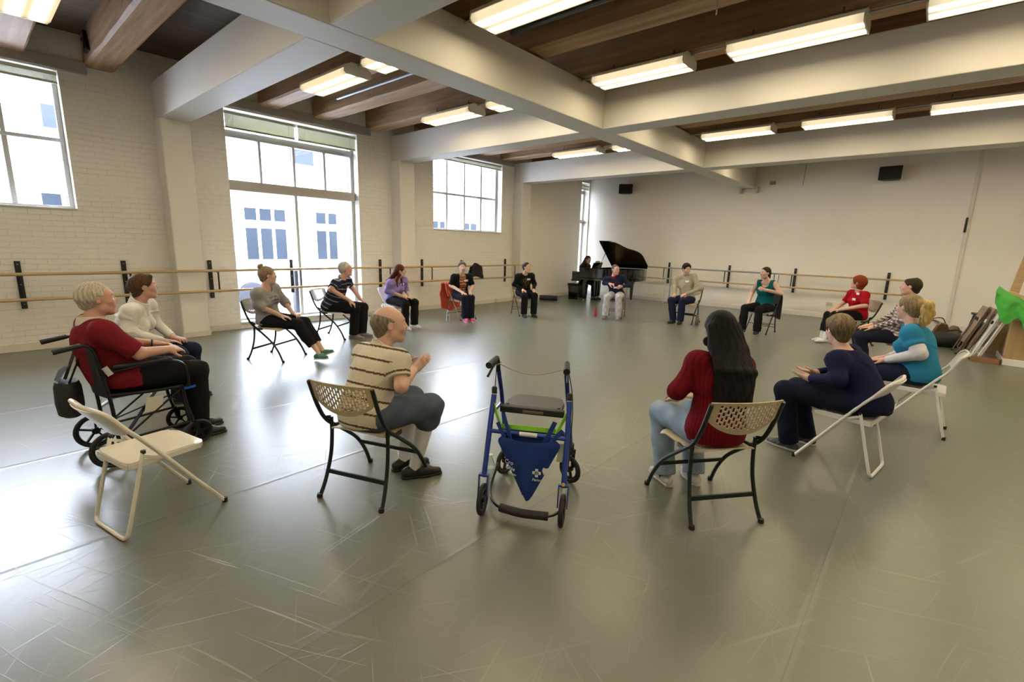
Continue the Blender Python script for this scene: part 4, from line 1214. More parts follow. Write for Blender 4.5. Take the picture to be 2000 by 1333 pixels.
# plywood stair unit with rail, partly out of frame
PLY = wood_mat('plywood', (.34, .215, .09), (.44, .30, .14), 'z', .5)
RAILW = wood_mat('rail_wood', (.42, .28, .13), (.52, .36, .19), 'x', .4)
sr = empty('plywood_stair_unit', (1.05, 10.6, 0), 0, 'plywood stair unit with a wooden handrail at the right edge', 'stair unit')
MB().prism([(.0, .10), (1.5, .10), (1.5, .24), (.12, .72), (.0, .74)], 0, .9, 'xz').build('side_panel', PLY, sr, bevel=.004)
MB().prism([(-.03, .755), (.10, .75), (1.5, .255), (1.5, .215), (.08, .705), (-.03, .71)], -.03, .03, 'xz').build('stringer', RAILW, sr, bevel=.004)
MB().box(-.06, 1.5, -.05, .9, 0, .10).build('white_base', TRIMW, sr, bevel=.006)
MB().bar((-.10, -.02, 1.13), (1.3, -.02, .55), .045, .06).build('handrail', RAILW, sr, bevel=.01)
MB().box(.06, .13, -.02, .05, .7, 1.06).build('rail_post', RAILW, sr)
MB().prism([(-.14, .0), (-.0, 0), (.12, 1.25), (.26, 2.4), (.14, 2.4)], 1.0, 1.05, 'xz').build('upright_board', RAILW, sr)
sr.children[-1].location = (.05, 0, .0)
# folded chairs leaning
def folded_chair(loc, rz, tilt, fr, pn_, label):
    t = empty('folded_chair', loc, rz, label, 'chair', 'folded chairs leaning by the stair unit')
    a = Matrix.Rotation(tilt, 4, 'Y')
    def X_(pts): return [a @ Vector(q) for q in pts]
    for s, yy in ((-1, -.21), (1, .21)):
        MB().tube(X_([(0, yy, .012), (0, yy, .88)]), .011, 8).build('front_tube', fr, t, smooth=True)
    MB().tube(smooth_path(X_([(.03, -.19, .80), (.03, -.19, .16), (.03, -.14, .10), (.03, .14, .10), (.03, .19, .16), (.03, .19, .80)]), 3), .010, 8).build('rear_frame', fr, t, smooth=True)
    b = MB().box(-.005, .004, -.20, .20, .68, .88); b.v = [tuple(a @ Vector(q)) for q in b.v]; b.build('backrest', pn_, t)
    b = MB().box(.012, .026, -.18, .18, .22, .62); b.v = [tuple(a @ Vector(q)) for q in b.v]; b.build('seat', pn_, t)
    for yy in (-.21, .21):
        MB().lathe([(.015, 0), (.015, .03)], (0, yy, 0), 10).build('foot_cap', RUB, t)
    return t
folded_chair((.50, 11.32, 0), .1, .33, BROWNM, BROWNV, 'folded brown metal chair, leftmost of the leaning folded chairs')
folded_chair((.575, 11.17, 0), .1, .33, BROWNM, BROWNV, 'folded brown metal chair, second of the leaning folded chairs')
folded_chair((.65, 10.98, 0), .1, .33, WHITEM, WPL, 'folded white metal chair leaning nearest the camera')
folded_chair((.73, 10.95, 0), .1, .33, WHITEM, WPL, 'folded white metal chair closest to the plywood unit')
tag(MB().box(-.17, .17, -.07, .07, 0, .075).build('wood_block', M('red_brown_wood', (.20, .09, .035), .5, var=.2), bevel=.004), 'short reddish wood block on the floor by the folded chairs', 'wood block')
bpy.data.objects['wood_block'].location = (.86, 10.60, 0); bpy.data.objects['wood_block'].rotation_euler = (0, 0, -.25)
# green jacket over the rail and dark bag below
def gj(u, v):
    w = .44 + .10 * v
    x = (u - .5) * w - .10 * math.sin(2.4 * v) + .05
    t = abs(2 * v - 1); s = 1 if v > .5 else -1
    y = -.085 * s * min(1, 3 * t) - .05 * s * t + .035 * math.sin(11 * u + 2 * v) * t
    z = 1.215 - .30 * u - (t ** 1.25) * (.24 + .22 * math.sin(5.2 * u + .3) ** 2 + .10 * u)
    return (x, y, z)
cloth('jacket', M('green_cloth', (.045, .34, .03), .75, var=.12, sheen=.3), gj, 30, 34, .012, 'bright green jacket thrown over the wooden handrail', 'jacket', (1.10, 10.58, 0), 0, 15, .016, 19)
puff('backpack', BFAB, (1.28, 10.80, .93), (.19, .13, .20), 'black backpack under the green jacket on the stair unit', 'bag', 21, .025)
# ================================================================ PEOPLE (one smooth implicit surface per body / garment)
def V3(*a): return np.array(a, dtype=np.float64)
def unit(v):
    v = np.asarray(v, float); n = np.linalg.norm(v)
    return v / n if n > 1e-9 else v
def rotm(axis, ang):
    return np.array(Matrix.Rotation(ang, 3, Vector(axis)))

class Field:
    """list of primitives, evaluated on a grid, meshed by surface nets"""
    def __init__(s): s.pr = []
    def cone(s, a, b, ra, rb, k=.02, sub=False, flat_a=False, flat_b=False, sq=None):
        """tapered capsule; sq=(dir, factor) squashes thickness along dir"""
        s.pr.append(('c', np.array(a, float), np.array(b, float), ra, rb, k, sub, flat_a, flat_b, sq)); return s
    def ell(s, c, r, k=.02, R=None, sub=False):
        s.pr.append(('e', np.array(c, float), np.array(r, float), R, k, sub)); return s
    def cut(s, p, n, c=None, r=None):
        """remove half space n.(x-p) > 0 (only inside the ball c, r when given)"""
        s.pr.append(('h', np.array(p, float), unit(n), None if c is None else np.array(c, float), r)); return s
    def bounds(s):
        lo = np.full(3, 1e9); hi = -lo
        for q in s.pr:
            if q[0] == 'c' and not q[6]:
                m = max(q[3], q[4])
                lo = np.minimum(lo, np.minimum(q[1], q[2]) - m); hi = np.maximum(hi, np.maximum(q[1], q[2]) + m)
            elif q[0] == 'e' and not q[5]:
                m = q[2].max() if q[3] is not None else q[2]
                lo = np.minimum(lo, q[1] - m); hi = np.maximum(hi, q[1] + m)
        return lo, hi
    def mesh(s, h):
        lo, hi = s.bounds()
        lo = lo - 3 * h; n = np.ceil((hi + 3 * h - lo) / h).astype(int) + 1
        F = np.full(n, .06, dtype=np.float32)
        ax = [lo[i] + h * np.arange(n[i]) for i in range(3)]
        for q in s.pr:
            k = q[5] if q[0] == 'c' else (q[4] if q[0] == 'e' else 0)
            if q[0] == 'c':
                m = max(q[3], q[4]) + k + .03
                a_, b_ = np.minimum(q[1], q[2]) - m, np.maximum(q[1], q[2]) + m
            elif q[0] == 'e':
                m = (q[2].max() if q[3] is not None else q[2]) + k + .03
                a_, b_ = q[1] - m, q[1] + m
            elif q[3] is not None: a_, b_ = q[3] - q[4], q[3] + q[4]
            else: a_, b_ = lo, hi + 9
            i0 = np.clip(np.floor((a_ - lo) / h).astype(int), 0, n - 1); i1 = np.clip(np.ceil((b_ - lo) / h).astype(int) + 1, 1, n)
            if (i1 <= i0).any(): continue
            sl = tuple(slice(i0[i], i1[i]) for i in range(3))
            X = ax[0][sl[0]][:, None, None]; Y = ax[1][sl[1]][None, :, None]; Z = ax[2][sl[2]][None, None, :]
            G = F[sl]
            if q[0] == 'h':
                d = (X - q[1][0]) * q[2][0] + (Y - q[1][1]) * q[2][1] + (Z - q[1][2]) * q[2][2]
                if q[3] is not None:
                    rr = (X - q[3][0]) ** 2 + (Y - q[3][1]) ** 2 + (Z - q[3][2]) ** 2
                    d = np.where(rr < q[4] ** 2, d, -1)
                F[sl] = np.maximum(G, d); continue
            if q[0] == 'c':
                _, a, b, ra, rb, k, sub, fa, fb, sq = q
                ab = b - a; L2 = max(1e-9, ab @ ab)
                px, py, pz = X - a[0], Y - a[1], Z - a[2]
                traw = (px * ab[0] + py * ab[1] + pz * ab[2]) / L2
                t = np.clip(traw, 0, 1)
                dx, dy, dz = px - ab[0] * t, py - ab[1] * t, pz - ab[2] * t
                if sq is not None:
                    u = sq[0]; pr_ = dx * u[0] + dy * u[1] + dz * u[2]
                    f = 1 / sq[1] - 1
                    dx, dy, dz = dx + u[0] * pr_ * f, dy + u[1] * pr_ * f, dz + u[2] * pr_ * f
                d = np.sqrt(dx * dx + dy * dy + dz * dz) - (ra + (rb - ra) * t)
                L = math.sqrt(L2)
                if fa: d = np.maximum(d, -traw * L)
                if fb: d = np.maximum(d, (traw - 1) * L)
            else:
                _, c, r, R, k, sub = q
                px, py, pz = X - c[0], Y - c[1], Z - c[2]
                if R is not None:
                    # R columns are the local axes
                    qx = px * R[0, 0] + py * R[1, 0] + pz * R[2, 0]
                    qy = px * R[0, 1] + py * R[1, 1] + pz * R[2, 1]
                    qz = px * R[0, 2] + py * R[1, 2] + pz * R[2, 2]
                else: qx, qy, qz = px, py, pz
                k0 = np.sqrt((qx / r[0]) ** 2 + (qy / r[1]) ** 2 + (qz / r[2]) ** 2)
                k1 = np.sqrt((qx / r[0] ** 2) ** 2 + (qy / r[1] ** 2) ** 2 + (qz / r[2] ** 2) ** 2)
                d = np.where(k1 > 1e-6, k0 * (k0 - 1) / np.maximum(k1, 1e-6), -r.min())
            d = d.astype(np.float32)
            if sub:
                d = -d
                if k > 0:
                    hh = np.maximum(k - np.abs(G - d), 0) / k
                    F[sl] = np.maximum(G, d) + hh * hh * k * .25
                else: F[sl] = np.maximum(G, d)
            else:
                if k > 0:
                    hh = np.maximum(k - np.abs(G - d), 0) / k
                    F[sl] = np.minimum(G, d) - hh * hh * k * .25
                else: F[sl] = np.minimum(G, d)
        F[0] = F[-1] = .05; F[:, 0] = F[:, -1] = .05; F[:, :, 0] = F[:, :, -1] = .05
        return surface_nets(F, lo, h)

def surface_nets(F, lo, h):
    I = F < 0
    c = [np.s_[:-1], np.s_[1:]]
    nx, ny, nz = F.shape
    cnt = np.zeros((nx - 1, ny - 1, nz - 1), np.int8)
    for a in (0, 1):
        for b in (0, 1):
            for d in (0, 1): cnt += I[c[a], c[b], c[d]]
    act = (cnt > 0) & (cnt < 8)
    ci = np.argwhere(act)
    vid = np.full(act.shape, -1, np.int64); vid[tuple(ci.T)] = np.arange(len(ci))
    acc = np.zeros((len(ci), 3)); num = np.zeros(len(ci))
    offs = [np.array((a, b, d)) for a in (0, 1) for b in (0, 1) for d in (0, 1)]
    vals = {tuple(o): F[ci[:, 0] + o[0], ci[:, 1] + o[1], ci[:, 2] + o[2]] for o in offs}
    for o in offs:
        for ax_ in range(3):
            if o[ax_]: continue
            o2 = o.copy(); o2[ax_] = 1
            a, b = vals[tuple(o)], vals[tuple(o2)]
            m = (a < 0) != (b < 0)
            t = np.where(m, a / np.where(m, a - b, 1), 0)
            P = np.tile(o.astype(float), (len(ci), 1)); P[:, ax_] = t
            acc[m] += P[m]; num[m] += 1
    vs = lo + h * (ci + acc / np.maximum(num, 1)[:, None])
    fs = []
    for ax_ in range(3):
        b, d = [(1, 2), (2, 0), (0, 1)][ax_]
        s0 = [slice(None)] * 3; s1 = [slice(None)] * 3
        s0[ax_] = slice(0, -1); s1[ax_] = slice(1, None)
        A, B = I[tuple(s0)], I[tuple(s1)]
        for sgn in (0, 1):
            m = (A & ~B) if sgn == 0 else (~A & B)
            e = np.argwhere(m)
            e = e[(e[:, b] > 0) & (e[:, d] > 0) & (e[:, b] < F.shape[b] - 1) & (e[:, d] < F.shape[d] - 1)]
            def cell(db, dd):
                q = e.copy(); q[:, b] += db; q[:, d] += dd
                return vid[tuple(q.T)]
            quad = np.stack([cell(-1, -1), cell(0, -1), cell(0, 0), cell(-1, 0)], 1)
            if sgn == 1: quad = quad[:, ::-1]
            fs.append(quad)
    fs = np.concatenate(fs) if fs else np.zeros((0, 4), int)
    fs = fs[(fs >= 0).all(1)]
    return vs, fs

def np_mesh(name, vs, fs, mat, parent, cols=None, relax=1):
    # light laplacian relaxation keeps the net smooth
    if relax and len(fs):
        for _ in range(relax):
            sm = np.zeros_like(vs); nn = np.zeros(len(vs))
            for i in range(4):
                a, b = fs[:, i], fs[:, (i + 1) % 4]
                for k_ in range(3):
                    sm[:, k_] += np.bincount(a, vs[b, k_], len(vs)) + np.bincount(b, vs[a, k_], len(vs))
                nn += np.bincount(a, minlength=len(vs)) + np.bincount(b, minlength=len(vs))
            vs = vs * .45 + .55 * sm / np.maximum(nn, 1)[:, None]
    me = bpy.data.meshes.new(name)
    me.vertices.add(len(vs)); me.vertices.foreach_set('co', vs.ravel())
    me.loops.add(len(fs) * 4); me.loops.foreach_set('vertex_index', fs.ravel().astype(np.int32))
    me.polygons.add(len(fs)); me.polygons.foreach_set('loop_start', np.arange(0, len(fs) * 4, 4, dtype=np.int32))
    me.polygons.foreach_set('loop_total', np.full(len(fs), 4, dtype=np.int32))
    me.update(calc_edges=True)
    me.polygons.foreach_set('use_smooth', np.ones(len(fs), dtype=bool))
    me.materials.append(mat)
    if cols is not None:
        at = me.color_attributes.new('tone', 'FLOAT_COLOR', 'POINT')
        at.data.foreach_set('color', np.concatenate([cols, np.ones((len(cols), 1))], 1).astype(np.float32).ravel())
    o = bpy.data.objects.new(name, me)
    link(o, parent)
    return o

def normals_of(vs, fs):
    n = np.cross(vs[fs[:, 2]] - vs[fs[:, 0]], vs[fs[:, 3]] - vs[fs[:, 1]])
    out = np.zeros_like(vs)
    for i in range(4):
        for k in range(3): out[:, k] += np.bincount(fs[:, i], n[:, k], len(vs))
    return out / np.maximum(np.linalg.norm(out, axis=1), 1e-9)[:, None]

def wrinkle(vs, fs, amp, seed, fr=28., stretch=(1, 1, 1)):
    r = np.random.RandomState(seed); N = normals_of(vs, fs); d = np.zeros(len(vs))
    q = vs * np.array(stretch)
    for k in range(7):
        w = unit(r.normal(size=3)); w2 = unit(r.normal(size=3)); w3 = unit(r.normal(size=3))
        ph_ = 1.8 * np.sin(q @ w2 * fr * .35 + r.uniform(0, 6)) + .9 * np.sin(q @ w3 * fr * .8 + r.uniform(0, 6))
        gate = np.clip(.5 + .9 * np.sin(q @ w3 * fr * .3 + r.uniform(0, 6)), 0, 1)
        d += gate * (1 - 2 * np.abs(np.sin(.5 * (q @ w * fr * (.7 + .25 * k) + r.uniform(0, 6) + ph_))) ** .8) / (1 + .3 * k)
    return vs + N * (np.clip(d, -.14, 2) * amp * .85)[:, None]

def attr_mat(name, rough=.6, sss=0.0, bump=0.0, bscale=300, sheen=0.0, spec=.4):
    if name in _M: return _M[name]
    g = NT(name, rough)
    a = g.t.nodes.new('ShaderNodeAttribute'); a.attribute_name = 'tone'
    n = g.noise(g.obj(), 30, 3)
    g.base(g.mix(g.math('MULTIPLY', n, .16), a.outputs['Color'], (.0, .0, .0)))
    g.b.inputs['Subsurface Weight'].default_value = sss
    g.b.inputs['Subsurface Radius'].default_value = (.012, .005, .003)
    g.b.inputs['Sheen Weight'].default_value = sheen
    g.b.inputs['Specular IOR Level'].default_value = spec
    if bump: g.bump(g.noise(g.obj(), bscale, 2), bump, .003)
    return g.m
SKINM = attr_mat('skin', .48, .0, .12, 160)
CLOTHM = attr_mat('knit_cloth', .9, 0, .25, 420, .0, .12)
HAIRM = attr_mat('hair', .5, 0, .0)
SHOEM = attr_mat('shoe_leather', .5, 0, .1, 90)
def hair_mat():
    g = NT('hair_strands', .6)
    g.b.inputs['Specular IOR Level'].default_value = .12
    a = g.t.nodes.new('ShaderNodeAttribute'); a.attribute_name = 'tone'
    n = g.noise(g.mapping(g.obj(), scale=(90, 90, 9)), 1.0, 4, .7)
    r_ = g.ramp(n, [(.3, .0), (.7, 1)])
    g.base(g.mix(g.math('MULTIPLY', r_, .55), a.outputs['Color'], (.0, .0, .0)))
    g.bump(n, .6, .004)
    return g.m
HAIRM = hair_mat()
EYEW = M('eye_white', (.75, .72, .68), .2, var=.02)
EYEI = M('eye_iris', (.06, .04, .03), .15, var=.1)

def hand(F, wrist, d, n, side, curl=.5, sc=1.0, k=.006, spread=.06, fist=False):
    """wrist point, d: direction of the fingers, n: palm normal (the way the palm faces); side=+1 right, -1 left"""
    d = unit(d); n = unit(np.asarray(n) - d * (np.asarray(n) @ d)); x = np.cross(d, n) * -side   # x points to the thumb side
    wrist = np.asarray(wrist, float)
    P = lambda a, b, c: wrist + sc * (d * a + x * b + n * c)
    sqn = (n, .62)
    F.cone(P(-.02, 0, 0), P(.03, 0, 0), .027 * sc, .030 * sc, .012, sq=(n, .8))
    for b in (-.027, -.010, .008, .026):
        F.cone(P(.025, b * .7, 0), P(.084 - abs(b - .004) * .2, b * 1.05, .002), .0165 * sc, .0135 * sc, .012, sq=(n, .85))
    base = [(-.031, .078, .058, .0075), (-.011, .086, .071, .0082), (.010, .089, .078, .0086), (.030, .084, .071, .0082)]
    for i, (b, a, L, r) in enumerate(base):
        ang = curl * (.55 + .12 * (3 - i)); dirv = unit(d + x * spread * (i - 1.5) * .8)
        p = P(a, b, 0)
        for j, f in enumerate((.46, .30, .24)):
            ang_j = ang * (j + 1) * (1.0 if not fist else 1.35)
            v = dirv * math.cos(ang_j) + n * math.sin(ang_j)
            q = p + v * L * f * sc
            F.cone(p, q, r * sc * (1.05 - .08 * j), r * sc * (.98 - .08 * j), k if j else .008)
            p = q
    t0 = P(.012, .022, .006); t1 = P(.042, .048, .018 + .01 * curl); t2 = P(.068, .055, .026 + .016 * curl); t3 = P(.092, .050, .030 + .024 * curl)
    F.cone(t0, t1, .017 * sc, .0125 * sc, .012).cone(t1, t2, .0115 * sc, .0102 * sc, .006).cone(t2, t3, .0102 * sc, .0085 * sc, .005)
    return P

def head_frame(yaw, pitch, tilt=0.0):
    """columns: right, forward, up in body-local space. yaw>0 turns to the person's left"""
    R = rotm((0, 0, 1), yaw) @ rotm((1, 0, 0), pitch) @ rotm((0, 1, 0), tilt)
    return R

SKIN_T = {'fair': (.58, .37, .28), 'pink': (.60, .365, .28), 'tan': (.50, .29, .19), 'asian': (.50, .31, .20), 'ruddy': (.57, .32, .235)}

def person(label, loc, fwd, head, head_yaw=0.0, head_pitch=0.0, head_tilt=0.0, skin='fair', res=.009, build=1.0,
           hair=None, haircol=(.05, .03, .02), top=(.5, .5, .5), top_style=None, sleeve='long', bottom=(.02, .02, .025), leg_len='long',
           shoe=(.02, .02, .02), sole=(.03, .03, .03), shoe_kind='shoe', sock=None,
           hip=(0, -.06, .53), knees=None, ankles=None, toes=None, elbows=None, wrists=None, hands=None, female=False,
           tags=None, glasses=False, seed=1, lean_up=None, belly=0.0, neckline='crew', wrk=.008, seat_w=1.0, shoulder_w=None, tail=None, curl=.45, undershirt=None, extras=None, loose=0.0):
    root = empty('person', (loc[0], loc[1], 0), heading(fwd), label, 'person')
    fr = res <= .007
    hd_ = np.array(head, float)                       # head centre, local
    hipc = np.array(hip, float)
    R = head_frame(head_yaw, head_pitch, head_tilt)
    HS = .96 if female else 1.0
    nb = hd_ + R @ (V3(0, -.045, -.10) * HS)          # skull base
    # spine curve
    c7 = nb + V3(0, -.014, -.046) + (hipc - nb) * .02
    chest = hipc * .40 + c7 * .60 + V3(0, -.015, 0)
    waist = hipc * .72 + c7 * .28 + V3(0, -.012, 0)
    up = unit(c7 - hipc)
    right = V3(1, 0, 0); right = unit(right - up * (right @ up))
    front = np.cross(up, right)
    sw = (shoulder_w or (.168 if female else .192)) * (.96 + .04 * build)
    sh = {s: c7 + right * sw * s - up * .055 + front * .012 for s in (-1, 1)}
    hj = {s: hipc + V3(.085 * s, .02, -.005) for s in (-1, 1)}
    knees = knees or {1: (.12, .38, .50), -1: (-.12, .38, .50)}
    ankles = ankles or {1: (.12, .36, .085), -1: (-.12, .36, .085)}
    knees = {s: np.array(knees[s], float) for s in (-1, 1)}; ankles = {s: np.array(ankles[s], float) for s in (-1, 1)}
    toes = toes or {s: (0.06 * s, 1, 0) for s in (-1, 1)}
    elbows = {s: np.array(elbows[s], float) for s in (-1, 1)}; wrists = {s: np.array(wrists[s], float) for s in (-1, 1)}
    hands = hands or {s: ((-.25 * s, 1, -.15), (0, 0, -1)) for s in (-1, 1)}
    B = build
    skc = np.array(SKIN_T[skin])
    # ---------------- torso volumes shared by body and garments
    def torso(F, g, k=.04):
        """g: inflation"""
        sqf = lambda f: (front, f)
        F.ell(chest, (.158 * (.93 if female else 1) * (.55 + .45 * B) + g, .112 * B + g, .175 + g), k, np.stack([right, front, up], 1))
        F.ell(waist + front * belly * .35, (.142 * B + g, (.108 + belly * .5) * B + g, .15 + g), k, np.stack([right, front, up], 1))
        F.ell(hipc + V3(0, .0, .015), (.170 * B * (1.04 if female else 1) + g, .132 * B + g, .115 + g), k)
        for s in (-1, 1):
            F.cone(c7 - up * .035, sh[s], .052 + g, .056 + g, k * .8)
            F.cone(sh[s] - up * .01, chest + right * .10 * s, .05 + g, .07 + g, k)
        if female:
            for s in (-1, 1): F.ell(chest + right * .068 * s + front * (.088 * B) - up * .005, (.058 + g, .056 + g, .062 + g), .03, np.stack([right, front, up], 1))
        return F
    def arm(F, s, g0, g1, t_end=1.0, k=.02, ua=(.049, .041), fa=(.040, .027)):
        a, e, w = sh[s], elbows[s], wrists[s]
        bb = .6 + .4 * B
        if t_end <= .5:
            q = a + (e - a) * t_end * 2
            F.cone(a, q, ua[0] * bb + g0, ua[0] * bb + (ua[1] - ua[0]) * bb * t_end * 2 + g1, k, flat_b=True)
        else:
            t = (t_end - .5) * 2; q = e + (w - e) * t
            F.cone(a, e, ua[0] * bb + g0, ua[1] * bb + (g0 + g1) / 2, k)
            F.cone(e, q, fa[0] * bb + (g0 + g1) / 2, (fa[0] + (fa[1] - fa[0]) * t) * bb + g1, k, flat_b=t_end < 1)
        return F
    def legs(F, s, g, end=1.0, k=.03, flare=0.0):
        h_, kn, an = hj[s], knees[s], ankles[s]
        F.cone(h_, kn, .088 * B * (1.04 if female else 1) + g, .062 * (.6 + .4 * B) + g, k)
        q = kn + (an - kn) * end
        F.cone(kn + (an - kn) * .02, kn + (an - kn) * min(.45, end), .058 * (.6 + .4 * B) + g, .053 * (.6 + .4 * B) + g * 1.2 + flare * .3, k)
        if end > .45: F.cone(kn + (an - kn) * .45, q, .053 * (.6 + .4 * B) + g * 1.2 + flare * .3, .036 + g * 1.5 + flare, .02, flat_b=True)
        return F
    # ---------------- body
    F = Field()
    torso(F, -.012)
    for s in (-1, 1):
        arm(F, s, -.002 if sleeve != 'none' else .0, 0, 1.0)
        legs(F, s, -.006)
        an = ankles[s]; td = unit(V3(*toes[s]))
        F.cone(an, an + td * .05 + V3(0, 0, -.045), .030, .020, .02)
    F.cone(c7 - up * .03, nb + R @ V3(0, .018, .0), .062 * (.9 if female else 1) * (.8 + .2 * B), .054 * (.9 if female else 1) * (.85 + .15 * B), .03)
    H = lambda x, y, z: hd_ + R @ (V3(x, y, z) * HS)
    e_ = lambda c, r, k=.015, sub=False, Rr=None: F.ell(H(*c), np.array(r) * HS, k, R if Rr is None else R @ Rr, sub)
    c_ = lambda a, b, ra, rb, k=.01, sub=False: F.cone(H(*a), H(*b), ra * HS, rb * HS, k, sub)
    jw = .9 if female else 1.0
    e_((0, -.014, .034), (.0745, .094, .083), .02)
    e_((0, .034, .012), (.064, .060, .074), .03)
    e_((0, .030, -.045), (.058 * jw, .058, .066), .035)
    c_((0, .072, -.098), (0, .066, -.094), .019 * jw, .019 * jw, .035)
    for s in (-1, 1):
        c_((.046 * s * jw, .005, -.062), (.016 * s, .066, -.096), .022, .016, .03)
        e_((.038 * s, .066, -.022), (.022, .022, .020), .025)
    c_((-.030, .086, .030), (.030, .086, .030), .0105, .0105, .02)
    for s in (-1, 1): e_((.0315 * s, .099, .012), (.0165, .0125, .0115), .012, True)
    c_((0, .089, .020), (0, .111, -.018), .0078, .0098, .012)
    c_((0, .106, -.021), (0, .102, -.024), .0115, .0105, .008)
    for s in (-1, 1): e_((.0125 * s, .098, -.026), (.0078, .009, .0065), .006)
    e_((0, .084, -.055), (.030, .020, .026), .016)
    c_((-.019, .0955, -.0515), (.019, .0955, -.0515), .0052, .0052, .006)
    c_((-.015, .0945, -.0615), (.015, .0945, -.0615), .0062, .0062, .006)
    c_((-.021, .106, -.0565), (.021, .106, -.0565), .0024, .0024, .004, True)
    ear = rotm((0, 0, 1), .35)
    for s in (-1, 1):
        Re = rotm((0, 0, 1), -.35 * s) @ rotm((1, 0, 0), .15)
        e_((.079 * s, -.010, -.002), (.0085, .019, .031), .008, False, Re)
        e_((.0865 * s, -.006, .002), (.0055, .010, .018), .004, True, Re)
    for s in (-1, 1):
        d, n = hands[s]
        hand(F, wrists[s], V3(*d), V3(*n), s, curl if not isinstance(curl, dict) else curl[s], .92 if female else 1.0)
    vs, fs = F.mesh(res)
    cols = np.tile(skc, (len(vs), 1))
    # true skin colour differences: lips, cheeks, brows, stubble-free
    L = ((vs - hd_) @ R) / HS
    def blob(c, r, amt, col):
        d = np.sqrt((((L - np.array(c)) / np.array(r)) ** 2).sum(1)); w = np.clip(1.25 - d, 0, 1)[:, None] * amt
        return cols * (1 - w) + np.array(col) * w
    cols = blob((0, .10, -.0565), (.024, .02, .011), .75, skc * (.85, .45, .45))
    for s in (-1, 1):
        cols = blob((.042 * s, .075, -.022), (.024, .03, .022), .28, skc * (1.12, .75, .72))
        cols = blob((.032 * s, .095, .0335), (.021, .03, .0055), .8, np.array(haircol) * .6 + .02)
    cols = blob((0, .115, -.02), (.014, .02, .014), .2, skc * (1.1, .75, .7))
    np_mesh('body', vs, fs, SKINM, root, cols)
    for s in (-1, 1):
        m = MB().lathe([(math.sin(a) * .0118 + .0002, -math.cos(a) * .0118) for a in np.linspace(0, PI, 9)], (0, 0, 0), 12, 'y')
        ey = m.build('eye', EYEW, root, smooth=True)
        ir = MB().lathe([(.0002, .0121), (.003, .0120), (.0055, .0108)], (0, 0, 0), 12, 'y', caps=False).build('iris', EYEI, ey, smooth=True)
        ey.matrix_local = Matrix.Translation(Vector(H(.0315 * s, .0818, .0125))) @ Matrix(R.tolist()).to_4x4()
    # ---------------- hair
    if hair:
        F = Field()
        hcut = []
        e = lambda c, r, k=.02, sub=False, Rr=None: F.ell(H(*c), np.array(r) * HS, k, R if Rr is None else R @ Rr, sub)
        c = lambda a, b, ra, rb, k=.015, sub=False: F.cone(H(*a), H(*b), ra * HS, rb * HS, k, sub)
        def shell(t=.012, low=-.05):
            e((0, -.016, .038), (.0745 + t, .094 + t, .084 + t), .01)
            c((0, -.055, .0), (0, -.058, low), .060 + t * .6, .044 + t * .4, .03)
            for s in (-1, 1): c((.060 * s, -.005, .040), (.064 * s, -.018, .0), .022 + t * .4, .014 + t * .4, .02)
        def facecut(fz=.075, depth=.020, side=.010):
            e((0, .105, fz - .135), (.078, .085, .135), .006, True)
            e((0, .125, fz - .06), (.060, .062, .070), .008, True)
            for s in (-1, 1): e((.088 * s, .004, -.018), (.030, .029, .044), .005, True)
        if hair == 'short':
            shell(.005, -.032); facecut(.084)
        elif hair == 'short_wavy':
            shell(.018, -.05)
            for s in (-1, 1): c((.03 * s, .055, .10), (.065 * s, .03, .06), .024, .020, .02)
            facecut(.080)
        elif hair == 'crop_fringe':
            shell(.020, -.055)
            c((-.05, .062, .075), (.04, .072, .080), .022, .020, .02)
            e((0, -.070, .02), (.075, .045, .075), .02)
            facecut(.062)
        elif hair == 'bob_red':
            shell(.030, -.06)
            for s in (-1, 1): c((.068 * s, -.01, .04), (.060 * s, -.035, -.085), .035, .025, .03)
            c((0, -.08, .02), (0, -.07, -.09), .06, .04, .03)
            c((-.04, .06, .085), (.045, .06, .085), .025, .022, .02)
            facecut(.070)
        elif hair == 'bald_ring':
            e((0, -.022, .026), (.0815, .100, .070), .01)
            c((0, -.058, .0), (0, -.060, -.05), .060, .044, .03)
            F.cut(H(0, -.04, .066), R @ unit(V3(0, .42, .90)))
            facecut(.06)
            e((0, .10, .02), (.1, .085, .1), .006, True)
        elif hair == 'balding_dark':
            shell(.010, -.05); facecut(.078)
            e((0, .02, .150), (.050, .075, .055), .006, True)
        elif hair == 'bun':
            shell(.012, -.05); facecut(.080)
            e((0, -.085, .118), (.040, .038, .036), .012); e((.02, -.07, .148), (.022, .02, .02), .012)
            e((-.018, -.095, .14), (.02, .02, .02), .01)
        elif hair == 'pulled_back':
            shell(.010, -.045); facecut(.083)
            e((0, -.115, .0), (.034, .030, .036), .012)
            if tail:
                c((0, -.12, .0), (0, -.13, -.10), .022, .016, .015)
        elif hair == 'low_bun':
            shell(.013, -.055); facecut(.080)
            c((-.04, .055, .105), (.04, .062, .100), .022, .022, .02)
            e((0, -.108, .004), (.045, .034, .042), .015)
        elif hair == 'ponytail':
            shell(.013, -.045); facecut(.082)
            e((0, -.105, .062), (.034, .030, .030), .015)
            T_ = [(0, -.125, .07), (.01, -.17, .045), (.02, -.18, -.03), (.015, -.165, -.11), (.0, -.15, -.17)]
            rr = [.03, .042, .046, .038, .018]
            for i in range(4): c(T_[i], T_[i + 1], rr[i], rr[i + 1], .02)
            for i in range(6):
                a = i * 1.05
                c((.03 * math.cos(a), -.165 + .02 * math.sin(a), .03), (.045 * math.cos(a + .5), -.165 + .03 * math.sin(a + .5), -.10 - .015 * (i % 3)), .015, .009, .01)
        elif hair in ('long_black', 'long_auburn', 'long_brown'):
            t = .016; shell(t, -.06)
            Lr = {'long_black': .52, 'long_auburn': .40, 'long_brown': .40}[hair]
